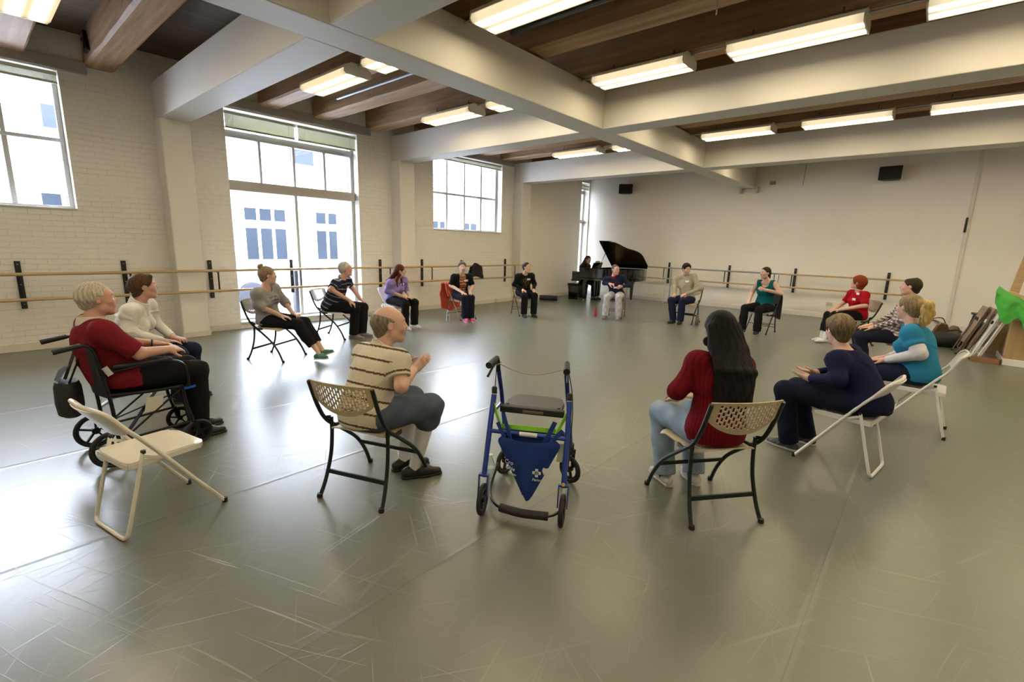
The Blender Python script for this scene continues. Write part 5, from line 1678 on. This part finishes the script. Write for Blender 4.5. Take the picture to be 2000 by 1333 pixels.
            wd = {'long_black': .095, 'long_auburn': .080, 'long_brown': .080}[hair]
            for i, x in enumerate(np.linspace(-wd, wd, 11)):
                xr = x / wd
                top_ = H(x * .80, -.050 - .035 * (1 - xr * xr), .02)
                A = c7 + right * (x * 1.02) - front * (.085 - .03 * xr * xr) + up * .045
                bk_ = (.112 * B + .030) * math.sqrt(max(.1, 1 - (x / .19) ** 2))
                Bp = chest + right * (x * 1.15) - front * bk_ + up * .10
                dn = up * (-1) * (Lr - .28) - up * .018 * ((i * 7) % 3)
                Cp = Bp + dn * (1 - .25 * xr * xr) + right * x * .12
                F.cone(top_, A, .036, .034, .025); F.cone(A, Bp, .034, .030, .02); F.cone(Bp, Cp, .028, .012, .018)
            for s in (-1, 1):
                p0 = H(.070 * s, .0, .035); p1 = H(.080 * s, -.012, -.07); p2 = sh[s] * .35 + c7 * .65 + up * .03 + front * (.05 if hair != 'long_black' else -.04); p3 = p2 - up * (.12 if hair != 'long_black' else .02) + front * (.05 if hair != 'long_black' else -.02)
                F.cone(p0, p1, .026, .026, .02); F.cone(p1, p2, .026, .022, .02); F.cone(p2, p3, .022, .010, .02)
            facecut(.078 if hair != 'long_auburn' else .070)
            e((0, .13, -.06), (.058, .07, .13), .01, True)
        vs, fs = F.mesh(min(res, .008))
        Lh = (vs - hd_) @ R
        r = np.random.RandomState(seed)
        ang = np.arctan2(Lh[:, 0], -Lh[:, 1] + 1e-6)
        st_ = np.sin(ang * 23 + 3 * np.sin(Lh[:, 2] * 25)) * .6 + np.sin(ang * 51 + 2.0 * Lh[:, 2] * 30) * .4
        vs = vs + normals_of(vs, fs) * (st_ * (.0022 if hair not in ('ponytail', 'bun', 'short_wavy', 'bob_red') else .0045))[:, None]
        hc = np.array(haircol)
        cols = hc * (1 + .28 * st_[:, None])
        if hair == 'ponytail':
            w = np.clip((-Lh[:, 1] - .09) * 20, 0, 1)[:, None]; cols = cols * (1 - w) + np.array((.62, .43, .16)) * (1 + .2 * st_[:, None]) * w
        if hair == 'crop_fringe' or hair == 'bun' and sum(haircol) > .5:
            w = (np.clip((Lh[:, 2] - .02) * 9, 0, 1) * (.35 + .4 * (np.sin(ang * 9 + 1) > .2)))[:, None]; cols = cols * (1 - w) + np.array((.42, .31, .18)) * w
        np_mesh('hair', vs, fs, HAIRM, root, np.clip(cols, 0, 1))
    # ---------------- shirt
    F = Field()
    g = .012 + loose
    t_end = {'long': .97, 'short': .32, 'elbow': .46, 'threequarter': .72, 'none': 0, 'rolled': .66}[sleeve]
    torso(F, g)
    F.cone(hipc - up * .02, waist, .165 * B + loose, .14 * B + loose, .05, sq=(front, .82))
    F.cut(hipc - V3(0, 0, .055), (0, -.0, -1))
    F.cut(hipc + V3(0, .125 + belly * .3, .0), unit(V3(0, 1, -.9)))
    if top_style != 'tank':
        for s in (-1, 1):
            F.ell(sh[s], (.045 * (.6 + .4 * B) + g,) * 3, .045)
            if t_end:
                fl = {'short': .022, 'elbow': .018, 'rolled': .016, 'long': .006, 'threequarter': .010}[sleeve]
                arm(F, s, g + .001, fl + loose, t_end, .04)
    # neckline
    nr = {'crew': .072, 'polo': .070, 'v': .072, 'wide': .10, 'scoop': .10}[neckline]
    if neckline == 'polo':
        F.cone(c7 - up * .01, nb + V3(0, .0, -.005) , .076, .068, .01)
    F.cone(c7 - up * .05 + front * (.0 if neckline != 'scoop' else .03), nb + up * .12 + front * .02, nr - .016, nr + .03, .004, sub=True)
    if neckline == 'v': F.cone(c7 + front * .09 - up * .10, c7 + front * .09 + up * .05, .012, .05, .004, sub=True)
    if neckline == 'scoop': F.ell(c7 + front * .10 - up * .05, (.07, .07, .085), .006, sub=True)
    if neckline == 'polo': F.cut(nb - up * .020 + front * .0, up * .9 + front * .38, nb, .13)
    if top_style == 'tank':
        for s in (-1, 1):
            F.ell(sh[s] + right * .035 * s - up * .02, (.06, .12, .11), .004, np.stack([right, front, up], 1), True)
    vs, fs = F.mesh(res)
    vs = wrinkle(vs, fs, wrk, seed, 24, (1, 1, 1.3))
    tc_ = np.array(top, float); cols = np.tile(tc_, (len(vs), 1))
    # arm-local parameter for stripes
    def armco(s):
        a, e2 = sh[s], elbows[s]; ab = e2 - a
        t = ((vs - a) @ ab) / (ab @ ab); d = np.linalg.norm(vs - a - np.clip(t, 0, 1.3)[:, None] * ab, axis=1)
        return t * np.linalg.norm(ab), d, t
    zc = (vs - hipc) @ up
    isarm = np.zeros(len(vs), bool)
    for s in (-1, 1):
        tl, d, t = armco(s)
        m = (d < .085) & (t > .18) & (((vs - chest) @ right) * s > .135 * (.6 + .4 * B)); isarm |= m
        zc = np.where(m, .52 - tl, zc)
    fx_ = (vs - chest) @ front; rx_ = (vs - chest) @ right
    def put(mask, col): cols[mask] = np.array(col)
    if top_style == 'cream_stripes':
        per = .085; f = (zc / per) % 1
        put(f < .155, (.085, .052, .02)); put((f > .30) & (f < .36), (.52, .47, .38))
    elif top_style == 'navy_stripes':
        per = .075; f = (zc / per) % 1
        put(f < .12, (.42, .43, .44)); put((f > .2) & (f < .26), (.10, .12, .2))
    elif top_style == 'plaid':
        ax_ = (np.sin(rx_ * 2 * PI / .036) > .1); az_ = (np.sin(zc * 2 * PI / .040) > .1)
        put(ax_ & az_, (.05, .04, .05)); put(ax_ ^ az_, (.22, .17, .17)); put(~ax_ & ~az_, (.62, .60, .56))
    elif top_style == 'cardigan':
        m = (fx_ > .045) & (np.abs(rx_) < .072) & ~isarm
        put(m, (.20, .035, .03))
        put(m & (np.sin(zc * 2 * PI / .055) > .6), (.50, .36, .28)); put(m & (np.sin(zc * 2 * PI / .028 + 1) > .9), (.55, .35, .05))
        put(m & (zc < .12) & (np.sin(rx_ * 160) > .2), (.45, .36, .04))
    elif top_style == 'rib':
        th_ = np.arctan2(rx_, fx_); w = (.5 + .5 * np.sin(th_ * 46))[:, None]
        cols = cols * (.62 + .38 * w); 
    elif top_style == 'print_dark':
        m = (fx_ > .04) & (np.abs(rx_) < .065) & (np.abs(zc - .28) < .12) & (np.sin(rx_ * 90 + 3 * np.sin(zc * 60)) * np.sin(zc * 80) > .25)
        put(m & ~isarm, (.13, .09, .04))
    elif top_style == 'sweat_print':
        m = (fx_ > .05) & (np.abs(rx_) < .075) & (zc > .22) & (zc < .36) & (np.sin(zc * 2 * PI / .045) > -.3) & (np.sin(rx_ * 210 + 40 * zc) > -.35)
        put(m & ~isarm, (.09, .09, .10))
    elif top_style == 'red_block':
        m = (fx_ > .05) & (np.abs(rx_) < .065) & (zc > .27) & (zc < .34)
        put(m & ~isarm, (.10, .012, .02))
    np_mesh('shirt', vs, fs, CLOTHM, root, cols)
    if undershirt is not None:      # light sleeve below a short sleeve, or collar ring
        if undershirt[0] == 'sleeve':
            for s in (-1, 1):
                F = Field(); a, e2, w = sh[s], elbows[s], wrists[s]; p0 = a + (e2 - a) * .5
                F.cone(p0, e2, .062, .058, .02).cone(e2, e2 + (w - e2) * .95, .056, .036, .02, flat_b=True)
                v2, f2 = F.mesh(res); v2 = wrinkle(v2, f2, .004, seed + 4, 40)
                np_mesh('under_sleeve', v2, f2, CLOTHM, root, np.tile(undershirt[1], (len(v2), 1)))
        else:
            F = Field()
            F.cone(c7 - up * .016 - front * .002, nb - up * .004, .084, .074, .01)
            F.cone(c7 - up * .06, nb + up * .12, .062, .062, .004, sub=True)
            F.cut(nb - up * .014, up * .93 + front * .38)
            v2, f2 = F.mesh(min(res, .007))
            np_mesh('collar', v2, f2, CLOTHM, root, np.tile(undershirt[1], (len(v2), 1)))
    # ---------------- trousers
    F = Field(); g = .012
    F.ell(hipc + V3(0, -.005, .01), (.168 * B * seat_w + g, .128 * B + g, .105 + g), .03)
    F.cut(hipc + up * .11, up)
    end = {'long': 1.03, 'shorts': .20, 'capri': .72}[leg_len]
    for s in (-1, 1): legs(F, s, g + (.014 if leg_len == 'shorts' else .002), end, .03, {'long': .018, 'shorts': .03, 'capri': .006}[leg_len])
    F.cut((0, 0, .452 if hip[2] < .56 else .50), (0, 0, -1), hipc + V3(0, .04, -.15), .27)
    vs, fs = F.mesh(res)
    vs = wrinkle(vs, fs, wrk * .8, seed + 9, 22)
    cols = np.tile(np.array(bottom, float), (len(vs), 1))
    if sum(bottom) > .5 or 'denim' in (extras or ()):
        cols *= (1 + .16 * np.sin(vs[:, 1] * 31 + 3 * np.sin(vs[:, 0] * 26)) * np.sin(vs[:, 2] * 37))[:, None]
    np_mesh('trousers', vs, fs, CLOTHM, root, np.clip(cols, 0, 1))
    # ---------------- shoes, socks
    for s in (-1, 1):
        an = ankles[s]; td = V3(*toes[s]); td[2] = 0; td = unit(td)
        pit = math.asin(max(-.9, min(.9, toes[s][2]))) if len(toes[s]) > 2 else 0
        sd = V3(td[1], -td[0], 0)
        base = V3(an[0], an[1], 0) if pit == 0 else V3(an[0], an[1], an[2] - .085)
        T3 = td * math.cos(pit) + V3(0, 0, 1) * math.sin(pit); U3 = np.cross(sd, T3)
        P = lambda a, b, c: base + T3 * a + sd * b + U3 * c
        zl = .0
        k9 = .9 if female else 1.0
        F = Field()
        F.cone(P(-.055, 0, .040), P(.08, 0, .042), .036 * k9, .040 * k9, .02, sq=(sd, .95))
        F.cone(P(.06, 0, .036), P(.165 * k9, .005 * s, .030), .040 * k9, .029 * k9, .03, sq=(U3, .85))
        if shoe_kind != 'slipper': F.cone(P(-.02, 0, .05), P(.02, 0, .085), .038 * k9, .037 * k9, .025, flat_b=True)
        F.cut(P(0, 0, .012), -U3)
        if shoe_kind != 'sock': F.cone(an + V3(0, 0, .0), an + V3(0, 0, .10), .030, .034, .004, sub=True)
        vs, fs = F.mesh(min(res, .008))
        cols = np.tile(np.array(shoe, float), (len(vs), 1))
        if shoe_kind == 'sneaker':
            a_ = (vs - base) @ T3; c2 = (vs - base) @ U3; b2 = (vs - base) @ sd
            m = (np.abs(b2) < .014) & (a_ > .02) & (a_ < .11) & (np.sin(a_ * 300) > -.2) & (c2 > .05); cols[m] = np.array((.6, .6, .58))
            m = (np.abs(b2) > .025) & (np.sin(a_ * 90 + c2 * 60) > .75); cols[m] = cols[m] * .55 + .1
        sh_ = np_mesh('shoe' if shoe_kind != 'sock' else 'sock', vs, fs, SHOEM if shoe_kind != 'sock' else CLOTHM, root, cols)
        if shoe_kind != 'sock':
            F = Field()
            F.cone(P(-.058, 0, .010), P(.09, 0, .010), .036 * k9, .043 * k9, .02).cone(P(.07, 0, .010), P(.170 * k9, .005 * s, .010), .042 * k9, .030 * k9, .02)
            F.cut(P(0, 0, .0), -U3); F.cut(P(0, 0, .019), U3)
            vs, fs = F.mesh(min(res, .0075))
            np_mesh('sole', vs, fs, SHOEM, sh_, np.tile(np.array(sole, float), (len(vs), 1)), relax=0)
        if sock is not None:
            F = Field(); kn = knees[s]
            F.cone(an + V3(0, 0, -.03), an + (kn - an) * sock[1], .040, .046 + .012 * (sock[1] > .4), .01, flat_b=True)
            vs, fs = F.mesh(min(res, .008)); np_mesh('sock', vs, fs, CLOTHM, root, np.tile(np.array(sock[0], float), (len(vs), 1)))
    # ---------------- small things worn
    if tags:
        for (x, z) in tags:
            # project on the chest front
            p0 = hipc + right * x + up * z
            from_ = None
            me = [o for o in root.children if o.name.startswith('shirt')][0].data
            co = np.empty(len(me.vertices) * 3); me.vertices.foreach_get('co', co); co = co.reshape(-1, 3)
            rel = co - p0; lat = np.sqrt((rel @ right) ** 2 + (rel @ up) ** 2)
            m = lat < .02
            y = (rel[m] @ front).max() if m.any() else .12
            c0 = p0 + front * (y + .004)
            nt_ = MB().obox((0, 0, 0), (1, 0, 0), (0, 1, 0), (0, 0, 1), .040, .0012, .021).build('name_tag', M('name_tag_paper', (.75, .75, .77), .6, var=.03), root)
            nt_.matrix_local = Matrix.Translation(Vector(c0)) @ Matrix(np.stack([right, front, up], 1).tolist()).to_4x4()
    if glasses:
        gm = MB()
        for s in (-1, 1):
            gm.tube([H(.032 * s + .021 * math.cos(a), .103, .010 + .015 * math.sin(a)) for a in np.linspace(0, 2 * PI, 16)], .0013, 5)
            gm.tube([H(.053 * s, .103, .014), H(.079 * s, .01, .016)], .0013, 5)
        gm.tube([H(-.011, .104, .014), H(.011, .104, .014)], .0013, 5)
        gm.build('glasses', M('glasses_metal', (.15, .12, .08), .3, .7), root)
    return root, dict(sh=sh, right=right, up=up, front=front, wr=wrists, el=elbows)

def to_local(P_, loc, fwd):
    """world point -> person frame"""
    f = unit(V3(fwd[0], fwd[1], 0)); r = V3(f[1], -f[0], 0)
    d = V3(P_[0] - loc[0], P_[1] - loc[1], 0)
    return V3(d @ r, d @ f, P_[2] if len(P_) > 2 else 0)
def hy(fwd, d):
    a = math.atan2(d[1], d[0]) - math.atan2(fwd[1], fwd[0])
    return (a + PI) % (2 * PI) - PI
NEAR, MID, FARR = .0062, .0085, .0105
DOWN = (0, 0, -1)
def lap(x1=.10, x2=-.10, y=.24, z=.63): return {1: (x1, y, z), -1: (x2, y, z)}
def elb(x=.25, y=-.02, z=.76): return {1: (x, y, z), -1: (-x, y, z)}

f = (-.04, 1)
r1, _ = person('heavy white haired person in a dark red shirt and black trousers, seated in the wheelchair', (-4.44, .77), f, (.0, -.175, 1.175), hy(f, (-.08, 1)), .05, skin='ruddy', res=NEAR, build=1.24,
       hair='short', haircol=(.58, .52, .41), top=(.17, .012, .018), sleeve='elbow', neckline='crew', bottom=(.010, .010, .011), belly=.07, hip=(0, -.10, .60),
       knees={1: (.12, .36, .575), -1: (-.12, .36, .575)}, ankles={1: (.10, .34, .085), -1: (-.10, .40, .085)}, shoe=(.012, .012, .013), sole=(.012, .012, .012), shoe_kind='slipper',
       elbows={1: (.265, -.03, .80), -1: (-.27, .0, .80)}, wrists={1: (.13, .18, .775), -1: (-.09, .17, .785)}, hands={1: ((-.45, .9, -.05), (-.5, 0, -.8)), -1: ((.45, .9, -.1), (.3, .1, -.9))},
       seed=3, undershirt=('collar', (.60, .55, .45)), curl=.75, wrk=.008, shoulder_w=.20, loose=.006)
wbm = MB().torus((0, 0, 0), .036, .006, (.3, 1, -.1), 20, 8).build('bracelet', RUB, r1, smooth=True); wbm.location = (-.10, .14, .786)

f = (.55, .83)
person('person with brown hair in a white blouse and navy trousers, seated beyond the wheelchair', (-5.76, 1.02), f, (.01, .13, 1.14), hy(f, (.10, 1)), .06, skin='ruddy', res=NEAR, build=1.06, female=True,
       hair='low_bun', haircol=(.10, .055, .03), top=(.70, .68, .63), sleeve='long', neckline='v', bottom=(.014, .018, .042), leg_len='long',
       knees={1: (.17, .42, .50), -1: (-.06, .46, .50)}, ankles={1: (.15, .38, .085), -1: (-.05, .42, .085)}, elbows={1: (.25, .06, .74), -1: (-.24, .08, .76)}, wrists={1: (.10, .28, .62), -1: (-.04, .31, .63)},
       hands={1: ((-.3, 1, -.05), DOWN), -1: ((.4, .9, -.05), DOWN)}, seed=5, undershirt=('collar', (.70, .68, .63)), wrk=.014, loose=.004)

f = (.86, .5)
person('person with a blond topknot, grey sweatshirt and black leggings, green shoes crossed', (-6.72, 2.75), f, (.06, -.02, 1.14), hy(f, (.25, 1)), .0, skin='fair', res=MID, female=True,
       hair='bun', haircol=(.30, .21, .13), top=(.27, .26, .26), top_style='sweat_print', sleeve='rolled', neckline='wide', bottom=(.010, .010, .014),
       hip=(.03, -.07, .535), knees={1: (.06, .38, .50), -1: (-.07, .40, .51)}, ankles={1: (.03, .66, .11), -1: (.0, .70, .15)}, toes={1: (.25, 1, .15), -1: (-.05, 1, .35)}, leg_len='capri',
       elbows={1: (.26, -.05, .76), -1: (-.22, .0, .76)}, wrists={1: (.13, .20, .61), -1: (-.06, .24, .62)}, shoe=(.06, .20, .14), sole=(.30, .38, .28), shoe_kind='sneaker', seed=7, wrk=.012, loose=.004)

f = (.83, .55)
person('heavy person with white hair, navy striped polo and black trousers, hands on knees', (-7.55, 4.10), f, (.0, .20, 1.16), hy(f, (.35, 1)), .05, skin='ruddy', res=MID, build=1.2,
       hair='short', haircol=(.55, .54, .52), top=(.018, .022, .045), top_style='navy_stripes', sleeve='short', neckline='polo', bottom=(.010, .010, .012), belly=.05, tags=[(-.08, .40)],
       knees={1: (.09, .40, .51), -1: (-.17, .42, .51)}, ankles={1: (.11, .36, .085), -1: (-.09, .42, .085)}, elbows={1: (.31, .10, .84), -1: (-.31, .14, .84)}, wrists={1: (.13, .33, .645), -1: (-.19, .36, .645)},
       hands={1: ((0, .75, -.55), (0, -.3, -1)), -1: ((0, .75, -.55), (0, -.3, -1))}, shoe=(.20, .18, .15), sole=(.30, .29, .26), shoe_kind='sneaker', sock=((.7, .7, .7), .3), seed=9)

f = (.95, .12)
person('person with long auburn hair in a lavender top and black trousers', (-7.72, 5.45), f, (.02, .14, 1.09), hy(f, (.55, .85)), .0, skin='fair', res=MID, female=True,
       hair='long_auburn', haircol=(.12, .028, .018), top=(.26, .20, .46), sleeve='threequarter', neckline='v', bottom=(.010, .010, .012), tags=[(-.07, .36)],
       elbows=elb(.24, .02, .72), wrists=lap(.06, -.06, .30, .61), hands={1: ((-.5, .9, 0), DOWN), -1: ((.5, .9, 0), DOWN)}, shoe=(.55, .55, .57), sole=(.50, .30, .26), shoe_kind='sneaker', seed=11, sock=((.5, .5, .5), .2))

f = (.90, -.42)
person('smiling person in a black cardigan over a patterned red top, with pink sneakers', (-7.70, 7.14), f, (.02, .12, 1.13), hy(f, (.78, -.62)), .0, skin='fair', res=MID, female=True,
       hair='bun', haircol=(.10, .085, .08), top=(.010, .010, .013), top_style='cardigan', sleeve='elbow', neckline='crew', bottom=(.010, .012, .022), tags=[(-.075, .36)],
       knees={1: (.06, .42, .51), -1: (-.09, .42, .51)}, ankles={1: (.04, .42, .085), -1: (-.08, .42, .085)}, elbows=elb(.25, .03, .74), wrists=lap(.07, -.09, .33, .61), shoe=(.62, .03, .22), sole=(.6, .5, .52), shoe_kind='sneaker', seed=13, curl=.25)

f = (.86, -.5)
person('short haired person in a dark printed sweater, black trousers and black shoes', (-7.22, 8.72), f, (.0, .13, 1.13), hy(f, (.97, .05)), .0, skin='pink', res=MID, female=True, build=1.04,
       hair='short', haircol=(.035, .028, .028), top=(.010, .010, .010), top_style='print_dark', sleeve='long', neckline='crew', bottom=(.010, .011, .014), tags=[(-.07, .37)],
       elbows=elb(.25, .02, .73), wrists=lap(.13, -.13, .28, .62), seed=15)

f = (.99, .14)
person('person with long brown hair in black, playing the grand piano', (-8.40, 13.12), f, (.0, .12, 1.24), hy(f, (.9, -.35)), -.12, skin='fair', res=FARR, female=True,
       hair='long_brown', haircol=(.10, .055, .035), top=(.014, .013, .016), sleeve='long', neckline='v', bottom=(.010, .010, .012), hip=(0, -.03, .60),
       knees={1: (.10, .40, .51), -1: (-.10, .40, .51)}, ankles={1: (.10, .42, .085), -1: (-.10, .42, .085)}, elbows=elb(.24, .08, .80), wrists=lap(.16, -.16, .24, .79), seed=17)

f = (.33, -.94)
person('person with glasses, navy sweater and pale grey trousers, both fists raised at the waist', (-5.60, 10.22), f, (.04, .10, 1.13), hy(f, (.95, -.45)), .0, skin='ruddy', res=MID,
       hair='short', haircol=(.12, .10, .09), top=(.012, .017, .038), top_style='red_block', sleeve='long', neckline='crew', bottom=(.42, .42, .44), glasses=True, undershirt=('collar', (.18, .015, .02)),
       knees={1: (.14, .40, .51), -1: (-.13, .40, .51)}, ankles={1: (.15, .42, .085), -1: (-.15, .42, .085)}, elbows={1: (.30, .0, .80), -1: (-.30, .02, .78)}, wrists={1: (.12, .22, .80), -1: (-.15, .26, .76)},
       hands={1: ((-.9, .4, -.05), (0, -.3, -1)), -1: ((.3, .9, 0), (1, -.3, 0))}, curl=1.25, tags=[(-.02, .22)], shoe=(.22, .20, .16), sole=(.16, .15, .13), seed=19, build=1.05)

f = (.04, -1)
person('dark haired person in a tan sweater and navy jeans, looking down to the side', (-4.12, 10.78), f, (.06, .0, 1.21), hy(f, (.72, -.7)), -.22, skin='fair', res=MID,
       hair='short_wavy', haircol=(.028, .018, .014), top=(.36, .33, .24), sleeve='long', neckline='v', bottom=(.014, .018, .05), tags=[(-.07, .40)],
       knees={1: (.19, .40, .52), -1: (-.06, .41, .52)}, ankles={1: (.13, .34, .085), -1: (-.03, .34, .085)}, toes={1: (.2, 1, 0), -1: (-.05, 1, 0)}, elbows=elb(.29, .0, .80), wrists={1: (.18, .26, .64), -1: (-.05, .26, .66)}, seed=21)

f = (-.12, -.99)
person('person in a teal tank top and black trousers with one hand raised to the chest', (-2.50, 10.76), f, (.03, .05, 1.22), hy(f, (-.55, -.84)), .0, skin='fair', res=MID, female=True,
       hair='pulled_back', tail=True, haircol=(.05, .03, .02), top=(.005, .10, .115), top_style='tank', sleeve='none', neckline='scoop', bottom=(.010, .010, .011), tags=[(-.065, .36)],
       knees={1: (.20, .40, .51), -1: (-.08, .42, .51)}, ankles={1: (.20, .44, .085), -1: (-.09, .42, .085)}, elbows={1: (.27, -.03, .80), -1: (-.31, .06, .84)}, wrists={1: (.22, .18, .63), -1: (-.06, .25, .90)},
       hands={1: ((-.1, 1, -.2), DOWN), -1: ((.9, .2, .3), (0, -1, 0))}, curl={1: .3, -1: 1.1}, shoe=(.014, .014, .015), sole=(.40, .36, .30), seed=23)

f = (-.75, -.66)
person('red haired person in a red tee shirt and black capri trousers with white socks', (-.98, 10.86), f, (.02, .0, 1.13), hy(f, (-1, .12)), .16, skin='pink', res=MID, female=True, build=1.08,
       hair='bob_red', haircol=(.30, .055, .016), top=(.36, .006, .012), sleeve='elbow', neckline='crew', bottom=(.010, .010, .011), leg_len='capri', tags=[(-.08, .41), (-.08, .31)],
       knees={1: (.07, .42, .51), -1: (-.09, .42, .51)}, ankles={1: (.05, .50, .085), -1: (-.08, .54, .085)}, elbows=elb(.27, .02, .74), wrists={1: (.07, .33, .61), -1: (-.06, .34, .62)}, shoe=(.72, .72, .74), shoe_kind='sock', sock=((.72, .72, .74), .32), seed=25)

f = (-.97, -.22)
person('balding dark haired person in a black and white plaid shirt and navy trousers', (-.20, 8.42), f, (.02, -.02, 1.23), hy(f, (-1, .10)), .0, skin='ruddy', res=MID, build=1.1,
       hair='balding_dark', haircol=(.05, .035, .025), top=(.4, .4, .4), top_style='plaid', sleeve='long', neckline='polo', bottom=(.012, .015, .030), hip=(0, .06, .545), knees={1: (.12, .46, .51), -1: (-.12, .46, .51)}, elbows=elb(.28, .06, .80), wrists=lap(.10, -.10, .33, .65), seed=27)

f = (-1, .03)
person('person with a blond ponytail in a turquoise tee over white sleeves', (.06, 5.88), f, (.0, .17, 1.155), hy(f, (-.78, .62)), .0, skin='pink', res=MID, female=True, build=1.12,
       hair='ponytail', haircol=(.30, .22, .12), top=(.028, .205, .355), loose=.003, wrk=.011, hip=(0, .01, .545), sleeve='short', neckline='crew', bottom=(.014, .018, .045), undershirt=('sleeve', (.62, .60, .64)),
       elbows=elb(.27, .02, .77), wrists=lap(.08, -.10, .27, .64), seed=29, shoe=(.02, .05, .07), sole=(.4, .08, .05), shoe_kind='sneaker')

f = (-.99, .14)
person('short haired person in a navy sweater leaning forward with cupped open hands', (-.34, 4.46), f, (.03, .15, 1.045), hy(f, (-.62, .78)), -.12, skin='pink', res=NEAR, female=True, build=1.12,
       hair='crop_fringe', haircol=(.16, .11, .06), top=(.012, .014, .045), sleeve='long', neckline='wide', bottom=(.010, .013, .030), hip=(0, -.11, .53),
       knees={1: (.08, .40, .51), -1: (-.19, .40, .53)}, ankles={1: (.17, .30, .085), -1: (-.09, .35, .085)}, toes={1: (.1, 1, 0), -1: (.1, 1, 0)}, elbows={1: (.22, .06, .72), -1: (-.28, .02, .72)},
       wrists={1: (.02, .26, .67), -1: (-.15, .25, .655)}, hands={1: ((-.35, .92, .1), (.2, -.1, 1)), -1: ((.15, .98, .08), (.45, -.1, .9))}, curl=.3, shoe=(.06, .065, .08), sole=(.45, .42, .36), shoe_kind='sneaker', seed=31, extras=('denim',))

f = (-.79, .61)
person('person with long black hair in a dark red ribbed sweater and light jeans', (-.925, 3.02), f, (.05, .08, 1.14), hy(f, (-.75, .66)), -.05, skin='asian', res=NEAR, female=True, build=1.05,
       hair='long_black', haircol=(.010, .008, .008), top=(.16, .006, .014), top_style='rib', sleeve='threequarter', neckline='crew', bottom=(.24, .31, .39),
       knees={1: (.12, .38, .50), -1: (-.13, .38, .50)}, ankles={1: (.10, .26, .085), -1: (-.11, .28, .085)}, toes={1: (.1, 1, 0), -1: (-.05, 1, 0)}, elbows=elb(.235, .02, .77), wrists=lap(.08, -.08, .28, .63), shoulder_w=.155, shoe=(.50, .48, .44), sole=(.42, .38, .32), shoe_kind='sneaker', sock=((.02, .02, .02), .3), seed=33)

f = (.02, 1)
person('bald person with grey side hair in a cream polo with brown stripes', (-2.63, 1.68), f, (.0, .12, 1.10), hy(f, (.42, .91)), .0, skin='pink', res=NEAR, build=1.12,
       hair='bald_ring', haircol=(.25, .21, .155), top=(.60, .54, .43), top_style='cream_stripes', sleeve='short', neckline='polo', bottom=(.075, .095, .13), leg_len='shorts',
       hip=(.01, -.08, .545), knees={1: (.13, .35, .515), -1: (-.10, .36, .515)}, ankles={1: (.08, .24, .085), -1: (-.07, .26, .085)}, toes={1: (.45, .9, 0), -1: (.3, .95, 0)}, elbows={1: (.265, .02, .755), -1: (-.27, .04, .76)},
       wrists={1: (.12, .22, .80), -1: (-.10, .25, .76)}, hands={1: ((.1, .8, .5), (-1, 0, .1)), -1: ((.2, .85, .4), (.9, 0, 0))}, curl=.35, shoe=(.016, .013, .012), sole=(.014, .012, .011), sock=((.62, .62, .60), .62), seed=35, extras=('denim',))
